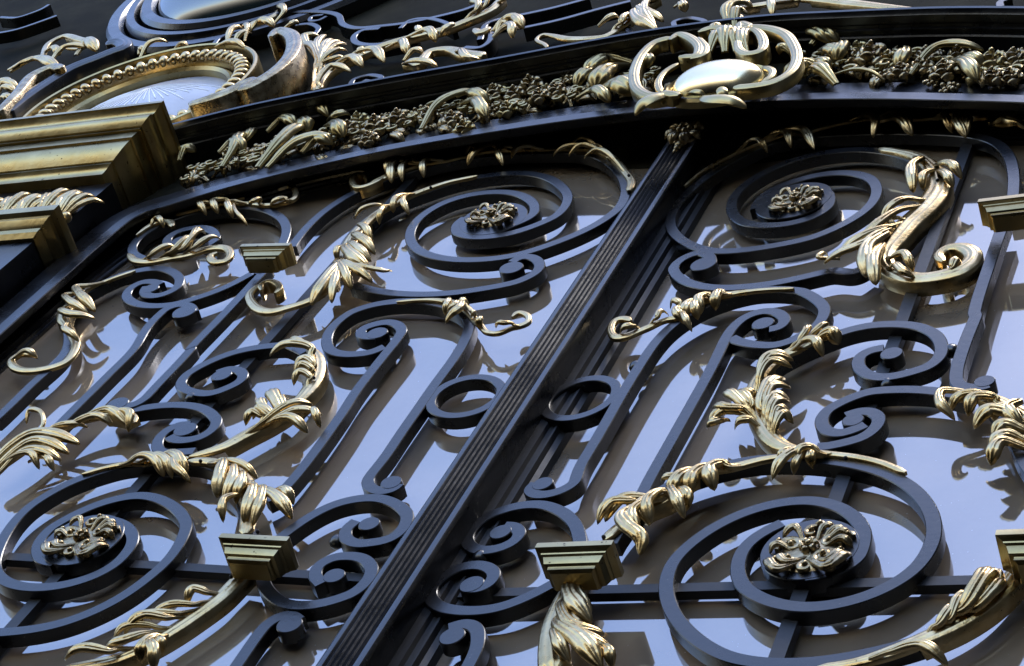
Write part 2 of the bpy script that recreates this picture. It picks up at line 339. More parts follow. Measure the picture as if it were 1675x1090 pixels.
# (plane, width_mm, centre line, end disc) of every wrought scroll, metres on the plane of its leaf
SCROLLS=[
('L', 12.5, [(-0.4188, 0.3245), (-0.425, 0.3529), (-0.4284, 0.3866), (-0.4263, 0.4256), (-0.4138, 0.4598), (-0.3986, 0.4892), (-0.3626, 0.5254), (-0.3297, 0.5516), (-0.3007, 0.5625), (-0.279, 0.5686), (-0.2524, 0.5722), (-0.2209, 0.5691), (-0.1821, 0.552), (-0.1503, 0.5215), (-0.1278, 0.4875), (-0.121, 0.453), (-0.1261, 0.4246), (-0.1453, 0.3998), (-0.1744, 0.377), (-0.2088, 0.368), (-0.2363, 0.3707), (-0.2612, 0.3869), (-0.2701, 0.4112), (-0.2657, 0.4302)], (-0.2186, 0.4227, 0.0496)),
('L', 12.5, [(-0.5095, 0.3518), (-0.514, 0.3809), (-0.5157, 0.4155), (-0.5131, 0.4581), (-0.5028, 0.4971), (-0.4901, 0.5267), (-0.4739, 0.5494), (-0.4507, 0.5691), (-0.4033, 0.6119), (-0.3499, 0.6328), (-0.2828, 0.6438), (-0.2117, 0.6413), (-0.1624, 0.6362), (-0.1259, 0.6168), (-0.0893, 0.5805), (-0.0599, 0.5347), (-0.0432, 0.4939), (-0.0374, 0.4477), (-0.0462, 0.4153), (-0.063, 0.3839), (-0.0873, 0.3555), (-0.1131, 0.332), (-0.1404, 0.313), (-0.1714, 0.3036), (-0.2054, 0.3012), (-0.2427, 0.3057), (-0.2837, 0.323), (-0.3159, 0.352), (-0.3336, 0.3834), (-0.3409, 0.4198), (-0.3342, 0.4564), (-0.3161, 0.4852), (-0.2883, 0.5036), (-0.2557, 0.5099), (-0.2216, 0.5055), (-0.1899, 0.4868), (-0.1692, 0.4609), (-0.1627, 0.4339), (-0.1716, 0.413), (-0.1909, 0.3951)], None),
('L', 12.5, [(-0.3531, 0.2375), (-0.3351, 0.2283), (-0.3115, 0.2191), (-0.279, 0.2106), (-0.2494, 0.2076), (-0.2212, 0.2071), (-0.1861, 0.2115), (-0.1533, 0.2209), (-0.1155, 0.2353), (-0.1007, 0.2503), (-0.0939, 0.268), (-0.097, 0.2853), (-0.1101, 0.3022), (-0.1248, 0.308), (-0.1355, 0.3032), (-0.1397, 0.2932)], (-0.1346, 0.2765, 0.0166)),
('L', 12.5, [(-0.2309, 0.0728), (-0.2432, 0.0603), (-0.2619, 0.054), (-0.2839, 0.0545), (-0.3054, 0.0646), (-0.321, 0.085), (-0.3299, 0.1106), (-0.3295, 0.1367), (-0.3206, 0.1615), (-0.3019, 0.178), (-0.2778, 0.1871), (-0.251, 0.1901), (-0.2221, 0.1879), (-0.1948, 0.1799), (-0.1723, 0.1697), (-0.1511, 0.1532), (-0.1357, 0.1323), (-0.129, 0.1102), (-0.1241, 0.0794), (-0.1221, 0.0372), (-0.1227, -0.0095), (-0.1212, -0.0822), (-0.1208, -0.1179), (-0.1187, -0.1757), (-0.121, -0.2008), (-0.1182, -0.2175), (-0.1088, -0.2291), (-0.0936, -0.2345), (-0.0808, -0.2284), (-0.0788, -0.2198)], (-0.0885, -0.218, 0.0126)),
('L', 12.5, [(-0.2268, -0.2593), (-0.2166, -0.2446), (-0.2165, -0.0853), (-0.2214, -0.0346), (-0.2217, 0.0181), (-0.2214, 0.0599), (-0.2207, 0.0931), (-0.2239, 0.112), (-0.237, 0.1281), (-0.2544, 0.134), (-0.2712, 0.1282), (-0.2815, 0.1186), (-0.281, 0.1067), (-0.2677, 0.0971), (-0.2533, 0.0978)], (-0.2561, 0.1057, 0.0143)),
('L', 12.5, [(-0.5335, 0.2707), (-0.5553, 0.2304), (-0.5857, 0.2021), (-0.6141, 0.184), (-0.6484, 0.18), (-0.6797, 0.188), (-0.7072, 0.2086), (-0.7153, 0.2325), (-0.707, 0.2499), (-0.6878, 0.2517), (-0.6704, 0.243)], (-0.6792, 0.2308, 0.013)),
('L', 12.5, [(-0.7114, -0.115), (-0.7106, -0.102), (-0.7105, -0.0661), (-0.7119, -0.0197), (-0.7079, 0.0162), (-0.7118, 0.0569), (-0.7314, 0.0945), (-0.7583, 0.1288), (-0.7698, 0.1381), (-0.788, 0.1715), (-0.794, 0.2056), (-0.7853, 0.2261), (-0.7765, 0.2469), (-0.7594, 0.2723), (-0.7304, 0.2881), (-0.6998, 0.2919), (-0.6678, 0.2791), (-0.6435, 0.2552), (-0.6373, 0.2277), (-0.6514, 0.2112), (-0.6694, 0.2102), (-0.6858, 0.2228), (-0.6902, 0.2379)], None),
('L', 12.5, [(-0.6049, -0.1365), (-0.6047, -0.0671), (-0.6044, 0.0018), (-0.6042, 0.0657), (-0.6185, 0.1181), (-0.6198, 0.1501), (-0.6159, 0.1739), (-0.601, 0.1838), (-0.5808, 0.1778), (-0.5668, 0.1625)], (-0.5822, 0.1627, 0.0176)),
('L', 12.5, [(-0.5218, 0.268), (-0.5167, 0.2876), (-0.5153, 0.227), (-0.5148, 0.1429), (-0.5157, 0.0654), (-0.5148, 0.0663), (-0.5125, 0.0152), (-0.5137, -0.0219), (-0.5129, -0.0552), (-0.5191, -0.0703), (-0.534, -0.0772), (-0.5511, -0.0748)], (-0.5457, -0.071, 0.0149)),
('L', 12.5, [(-0.3402, 0.0594), (-0.3735, 0.0772), (-0.3959, 0.0765), (-0.4182, 0.0716), (-0.4418, 0.0619), (-0.4619, 0.0458), (-0.4784, 0.0235), (-0.4859, 0.0032), (-0.4825, -0.0183), (-0.4667, -0.0331), (-0.4433, -0.0407), (-0.4233, -0.0396), (-0.4077, -0.0273), (-0.3982, -0.0106), (-0.4018, 0.0045), (-0.4142, 0.0151), (-0.4324, 0.017), (-0.4429, 0.0085)], (-0.4328, 0.0025, 0.0141)),
('L', 12.5, [(-0.5233, -0.0852), (-0.5128, -0.0804), (-0.4976, -0.0741), (-0.4721, -0.069), (-0.4443, -0.0682), (-0.4164, -0.0747), (-0.3938, -0.0884), (-0.3807, -0.1036), (-0.3767, -0.1203), (-0.3833, -0.1372), (-0.3992, -0.1456), (-0.4157, -0.1454), (-0.428, -0.1384)], (-0.4142, -0.1231, 0.0152)),
('L', 12.5, [(-0.3753, -0.1682), (-0.3982, -0.172), (-0.4175, -0.1728), (-0.4321, -0.1612), (-0.4404, -0.1423), (-0.4385, -0.1254), (-0.4288, -0.1138), (-0.4152, -0.1119)], None),
('L', 12.5, [(-0.662, 0.3581), (-0.6552, 0.3776), (-0.6668, 0.4006), (-0.6909, 0.4185), (-0.7176, 0.4209), (-0.739, 0.4092), (-0.744, 0.3891), (-0.7339, 0.3711), (-0.7159, 0.3653), (-0.709, 0.3725)], (-0.7158, 0.3793, 0.0144)),
('L', 12.5, [(-0.5293, 0.3596), (-0.5448, 0.4049), (-0.5762, 0.4463), (-0.6156, 0.4737), (-0.6566, 0.4871), (-0.7085, 0.4877), (-0.7518, 0.4723), (-0.783, 0.4421), (-0.7975, 0.4082), (-0.7977, 0.3773), (-0.7875, 0.3525), (-0.7691, 0.3338), (-0.7408, 0.3209)], None),
('L', 12.5, [(-0.2135, -0.3293), (-0.2334, -0.2969), (-0.2604, -0.2578), (-0.2988, -0.2176), (-0.3354, -0.1971), (-0.3768, -0.1915), (-0.418, -0.1949), (-0.4565, -0.2032), (-0.4847, -0.2214), (-0.5069, -0.2409), (-0.5232, -0.2677), (-0.5327, -0.2938), (-0.5335, -0.3219), (-0.528, -0.349), (-0.5164, -0.3809), (-0.5048, -0.4033), (-0.4891, -0.4192), (-0.4645, -0.4325), (-0.429, -0.4377), (-0.3921, -0.4302), (-0.3631, -0.4111), (-0.3492, -0.3875), (-0.3483, -0.3589), (-0.3564, -0.3392), (-0.373, -0.3227), (-0.3965, -0.3124), (-0.4191, -0.3109), (-0.4342, -0.321)], None),
('L', 12.5, [(-0.4303, -0.513), (-0.4179, -0.513), (-0.3827, -0.5048), (-0.3517, -0.4907), (-0.326, -0.4686), (-0.3049, -0.4387), (-0.2934, -0.4051), (-0.2874, -0.3713), (-0.2956, -0.326), (-0.3035, -0.3089), (-0.3233, -0.2894), (-0.3405, -0.2782), (-0.37, -0.2646), (-0.3978, -0.2617), (-0.4214, -0.2694), (-0.4445, -0.2849), (-0.4627, -0.3078), (-0.4744, -0.33), (-0.4746, -0.354), (-0.4653, -0.3739), (-0.4477, -0.3885), (-0.4278, -0.3926)], (-0.4177, -0.3497, 0.0481)),
('L', 12.5, [(-0.1752, -0.3343), (-0.1694, -0.3154), (-0.1587, -0.2901), (-0.1412, -0.266), (-0.1185, -0.2522), (-0.0912, -0.2481), (-0.0638, -0.2575), (-0.0429, -0.2764), (-0.037, -0.3001), (-0.0435, -0.3187), (-0.0632, -0.3288), (-0.0814, -0.3299), (-0.0959, -0.3212), (-0.102, -0.3068), (-0.0977, -0.2916)], (-0.0794, -0.2961, 0.0122)),
('L', 12.5, [(-0.1685, -0.3726), (-0.1639, -0.3885), (-0.1536, -0.405), (-0.1351, -0.423), (-0.1105, -0.4362), (-0.0845, -0.4367), (-0.0617, -0.4277), (-0.0429, -0.4106), (-0.0372, -0.3881), (-0.042, -0.3701), (-0.0566, -0.3566), (-0.0743, -0.3526), (-0.0928, -0.3568), (-0.1033, -0.3699), (-0.1003, -0.387), (-0.086, -0.4008)], (-0.0777, -0.3869, 0.0121)),
('L', 12.5, [(-0.1162, -0.5442), (-0.117, -0.5231), (-0.1173, -0.5028), (-0.1178, -0.4746), (-0.1107, -0.457), (-0.0975, -0.4506), (-0.084, -0.4576)], (-0.091, -0.465, 0.0138)),
('R', 12.5, [(0.5099, 0.3441), (0.5006, 0.4215), (0.4838, 0.4878), (0.4597, 0.5317), (0.4278, 0.5585), (0.3838, 0.5802), (0.3127, 0.6049), (0.2399, 0.6242), (0.167, 0.6333), (0.1319, 0.6284), (0.1054, 0.6045), (0.0775, 0.5696), (0.0593, 0.5349), (0.0463, 0.4922), (0.041, 0.4484), (0.0467, 0.4077), (0.0659, 0.367), (0.0965, 0.3314), (0.1297, 0.3067), (0.1578, 0.2974), (0.196, 0.2959), (0.2321, 0.3002), (0.2668, 0.3088), (0.2913, 0.3261), (0.3155, 0.3542), (0.3282, 0.3855), (0.3278, 0.4255), (0.3127, 0.4615), (0.2878, 0.4847), (0.2577, 0.4957), (0.2274, 0.4958), (0.1973, 0.4843), (0.1753, 0.4668), (0.1642, 0.4419), (0.166, 0.4141)], None),
('R', 12.5, [(0.3712, 0.264), (0.3817, 0.2972), (0.398, 0.3483), (0.4074, 0.3932), (0.4034, 0.4284), (0.3819, 0.4745), (0.3664, 0.498), (0.3353, 0.5282), (0.3082, 0.547), (0.2712, 0.5632), (0.2418, 0.5672), (0.2154, 0.5662), (0.1742, 0.5513), (0.1418, 0.519), (0.125, 0.4805), (0.1254, 0.4383), (0.1384, 0.403), (0.16, 0.3753), (0.1897, 0.3601), (0.2225, 0.3556), (0.2514, 0.3658), (0.2681, 0.3879), (0.2684, 0.4145), (0.2573, 0.44)], (0.2165, 0.4236, 0.0515)),
('R', 12.5, [(0.3617, 0.2269), (0.3452, 0.2047), (0.3165, 0.2132), (0.2798, 0.2034), (0.2423, 0.1955), (0.2026, 0.1946), (0.1641, 0.2015), (0.1296, 0.2203), (0.1033, 0.2479), (0.0948, 0.2724), (0.1018, 0.2918), (0.1181, 0.3021), (0.1365, 0.2904), (0.145, 0.2719)], (0.1356, 0.2678, 0.0176)),
('R', 12.5, [(0.2271, 0.0708), (0.2449, 0.0565), (0.2656, 0.0475), (0.2888, 0.0451), (0.3074, 0.0546), (0.3145, 0.0624), (0.3267, 0.0801), (0.3306, 0.1023), (0.3265, 0.1234), (0.3135, 0.1436), (0.2893, 0.1679), (0.2788, 0.1724), (0.2548, 0.1802), (0.23, 0.1835), (0.2072, 0.1787), (0.1855, 0.169), (0.1653, 0.1543), (0.1513, 0.1355), (0.1415, 0.1192), (0.1331, 0.0938), (0.1291, 0.0653), (0.1272, 0.0313), (0.1257, -0.013), (0.1253, -0.0586), (0.1255, -0.0867), (0.1253, -0.1462), (0.1242, -0.1853), (0.1285, -0.2131), (0.1185, -0.2262), (0.1029, -0.2324), (0.0887, -0.2303), (0.079, -0.2199), (0.0822, -0.2096)], (0.0914, -0.2118, 0.0122)),
('R', 12.5, [(0.2058, -0.2497), (0.2141, -0.2442), (0.2153, -0.2139), (0.2174, -0.1468), (0.2197, -0.068), (0.2209, -0.0263), (0.2214, 0.0197), (0.2203, 0.0619), (0.2201, 0.0849), (0.2253, 0.1059), (0.2368, 0.1216), (0.2526, 0.127), (0.2716, 0.1197), (0.2842, 0.0999), (0.2816, 0.0859), (0.2703, 0.0821)], (0.2588, 0.0971, 0.0137)),
('R', 12.5, [(0.2909, -0.0572), (0.2873, -0.0282), (0.2941, -0.0001), (0.3125, 0.023), (0.339, 0.0458), (0.3568, 0.0581), (0.3712, 0.0653), (0.392, 0.0701), (0.4137, 0.0691), (0.4361, 0.0638), (0.4548, 0.0537), (0.4718, 0.0359), (0.4815, 0.0131), (0.4835, -0.0081), (0.4761, -0.0275), (0.4593, -0.039), (0.4402, -0.0451), (0.4222, -0.0438), (0.4061, -0.0325), (0.3958, -0.0155), (0.3944, 0.0031), (0.4035, 0.0136), (0.417, 0.0168)], (0.4287, 0.003, 0.0126)),
('R', 12.5, [(0.5266, -0.0986), (0.5033, -0.0856), (0.4786, -0.0773), (0.4505, -0.0725), (0.4228, -0.0721), (0.4057, -0.0793), (0.3898, -0.0925), (0.3802, -0.108), (0.3803, -0.1261), (0.3891, -0.1427), (0.4044, -0.1499), (0.4178, -0.145), (0.4287, -0.1366)], (0.4139, -0.1268, 0.0116)),
('R', 12.5, [(0.386, -0.1733), (0.4003, -0.1726), (0.4157, -0.1685), (0.4331, -0.1578), (0.4416, -0.1397), (0.4396, -0.1234), (0.4293, -0.113), (0.4162, -0.1114), (0.4046, -0.1175)], None),
('R', 12.5, [(0.5078, 0.2891), (0.5061, 0.1914), (0.5068, 0.0732), (0.5087, 0.0701), (0.5069, 0.03), (0.5059, -0.0142), (0.5062, -0.0446), (0.5092, -0.0624), (0.5187, -0.0772), (0.5348, -0.0811), (0.5444, -0.0771)], (0.5395, -0.0704, 0.0111)),
('R', 12.5, [(0.1769, -0.3297), (0.1699, -0.3102), (0.1561, -0.2855), (0.1319, -0.2627), (0.1066, -0.2499), (0.0836, -0.2482), (0.0634, -0.2542), (0.046, -0.2671), (0.0374, -0.2864), (0.0384, -0.3043), (0.0485, -0.3192), (0.0664, -0.3272), (0.0843, -0.3245), (0.0963, -0.3144), (0.0981, -0.3003), (0.0873, -0.2879), (0.0745, -0.2855)], (0.0748, -0.2967, 0.0125)),
('R', 12.5, [(0.1827, -0.3632), (0.1762, -0.3791), (0.1617, -0.3956), (0.1466, -0.4099), (0.128, -0.4221), (0.1053, -0.4279), (0.0765, -0.4265), (0.0546, -0.4188), (0.0392, -0.4042), (0.0335, -0.3875), (0.038, -0.3711), (0.0497, -0.3573), (0.0666, -0.3524), (0.0835, -0.3564), (0.0957, -0.3674), (0.0976, -0.3819), (0.0899, -0.3908), (0.0787, -0.3914)], (0.0782, -0.3852, 0.0134)),
('R', 12.5, [(0.1266, -0.5265), (0.1271, -0.5041), (0.1261, -0.4858), (0.1201, -0.4672), (0.1084, -0.4516), (0.0947, -0.4477), (0.0815, -0.4534)], (0.0911, -0.4666, 0.0135)),
('R', 12.5, [(0.2102, -0.3255), (0.2116, -0.3), (0.2215, -0.2587), (0.2491, -0.2177), (0.2839, -0.1988), (0.3207, -0.1879), (0.3679, -0.19), (0.4111, -0.1996), (0.4548, -0.2175), (0.4887, -0.2423), (0.5134, -0.2735), (0.5284, -0.306), (0.5339, -0.3427), (0.5255, -0.3803), (0.5026, -0.4092), (0.4708, -0.4277), (0.436, -0.4336), (0.4006, -0.4245), (0.3703, -0.4027), (0.3552, -0.3753), (0.3523, -0.343), (0.3621, -0.32), (0.3813, -0.3022)], None),
('R', 12.5, [(0.6239, -0.3495), (0.614, -0.3929), (0.5986, -0.4305), (0.5772, -0.4587), (0.545, -0.4823), (0.5061, -0.4978), (0.4791, -0.5056), (0.4455, -0.5105), (0.4151, -0.5094), (0.3803, -0.5006), (0.3407, -0.4729), (0.3083, -0.4355), (0.29, -0.3965), (0.2861, -0.3566), (0.3043, -0.3148), (0.3361, -0.2828), (0.3726, -0.2674), (0.4065, -0.2674), (0.4395, -0.2839), (0.4615, -0.3107), (0.4695, -0.3359), (0.4666, -0.3657), (0.4481, -0.3825), (0.4252, -0.3879)], (0.4192, -0.3467, 0.0473)),
('R', 12.5, [(0.6162, -0.2504), (0.5996, -0.2204), (0.5782, -0.1586), (0.5551, -0.1152)], None),
('T', 13.0, [(-1.3028, 1.4418), (-1.2646, 1.4303), (-1.2241, 1.448), (-1.1755, 1.4545), (-1.1563, 1.4702), (-1.0722, 1.4547), (-0.9952, 1.4276), (-0.9506, 1.3966), (-0.9157, 1.3404), (-0.8614, 1.3013), (-0.8144, 1.2974), (-0.761, 1.2929), (-0.699, 1.3053), (-0.6414, 1.3268), (-0.6184, 1.3515), (-0.5953, 1.3762)], None),
('T', 13.0, [(-0.8039, 1.2823), (-0.8429, 1.2846), (-0.8483, 1.2563), (-0.8239, 1.2167), (-0.7714, 1.1917), (-0.7307, 1.1973), (-0.686, 1.2009)], None),
('T', 10.0, [(-0.7524, 1.2667), (-0.7496, 1.3052), (-0.7164, 1.3068), (-0.666, 1.2754), (-0.6262, 1.2362)], None),
('T', 9.0, [(-0.9938, 1.4102), (-1.0193, 1.4098), (-1.0131, 1.3869), (-0.9892, 1.3795), (-0.9801, 1.3975)], None),
('T', 11.0, [(-1.0349, 1.3687), (-0.9998, 1.3646), (-0.9627, 1.3287), (-0.9555, 1.2919)], None),
('T', 11.0, [(-0.7266, 0.989), (-0.7328, 1.0216), (-0.7093, 1.033), (-0.6758, 1.016), (-0.6727, 0.9959), (-0.7071, 1.0081)], None),
('T', 12.0, [(-0.535, 1.1456), (-0.5514, 1.2324), (-0.4805, 1.2537), (-0.4324, 1.2674), (-0.3739, 1.2946)], None),
('T', 12.0, [(-0.4611, 1.1786), (-0.397, 1.1959), (-0.3325, 1.2277), (-0.2793, 1.2481)], None),
('T', 10.0, [(-0.1494, 1.0912), (-0.1564, 1.1143), (-0.1367, 1.1237), (-0.0994, 1.1002), (-0.0922, 1.0704), (-0.1175, 1.0678), (-0.1333, 1.0933)], None),
('T', 12.0, [(-0.2512, 1.1435), (-0.2354, 1.0998), (-0.2094, 1.0678)], None),
('T', 12.0, [(-0.5542, 1.1185), (-0.519, 1.1084), (-0.5112, 1.135), (-0.5346, 1.2008)], None),
('T', 12.0, [(-1.9799, 1.6044), (-1.9193, 1.6101), (-1.8748, 1.6444), (-1.8448, 1.6738)], None),
('T', 10.0, [(-2.052, 1.729), (-1.9785, 1.706), (-1.9391, 1.7432), (-1.9358, 1.7723)], None),
('T', 12.0, [(-1.1985, 1.302), (-1.2097, 1.3546), (-1.1866, 1.3812), (-1.1466, 1.3776)], None),
('T', 12.0, [(0.3992, 1.003), (0.3961, 1.0254), (0.4102, 1.035)], None),
('T', 10.0, [(0.3067, 0.8482), (0.3304, 0.8578), (0.3605, 0.8577), (0.3926, 0.8434), (0.4058, 0.8206)], None),
('T', 10.0, [(0.4236, 0.8156), (0.4389, 0.8271), (0.463, 0.8266)], None),
]
BARS=[('L', 15.0, [(-0.4371, 0.1543), (-0.4094, -0.2288)]), ('L', 14.0, [(-0.5191, -0.3765), (-0.1873, -0.369)]), ('R', 15.0, [(0.4305, 0.3181), (0.4052, 0.1292), (0.4253, -0.2352)]), ('R', 14.0, [(0.2038, -0.3911), (0.6209, -0.3799)])]
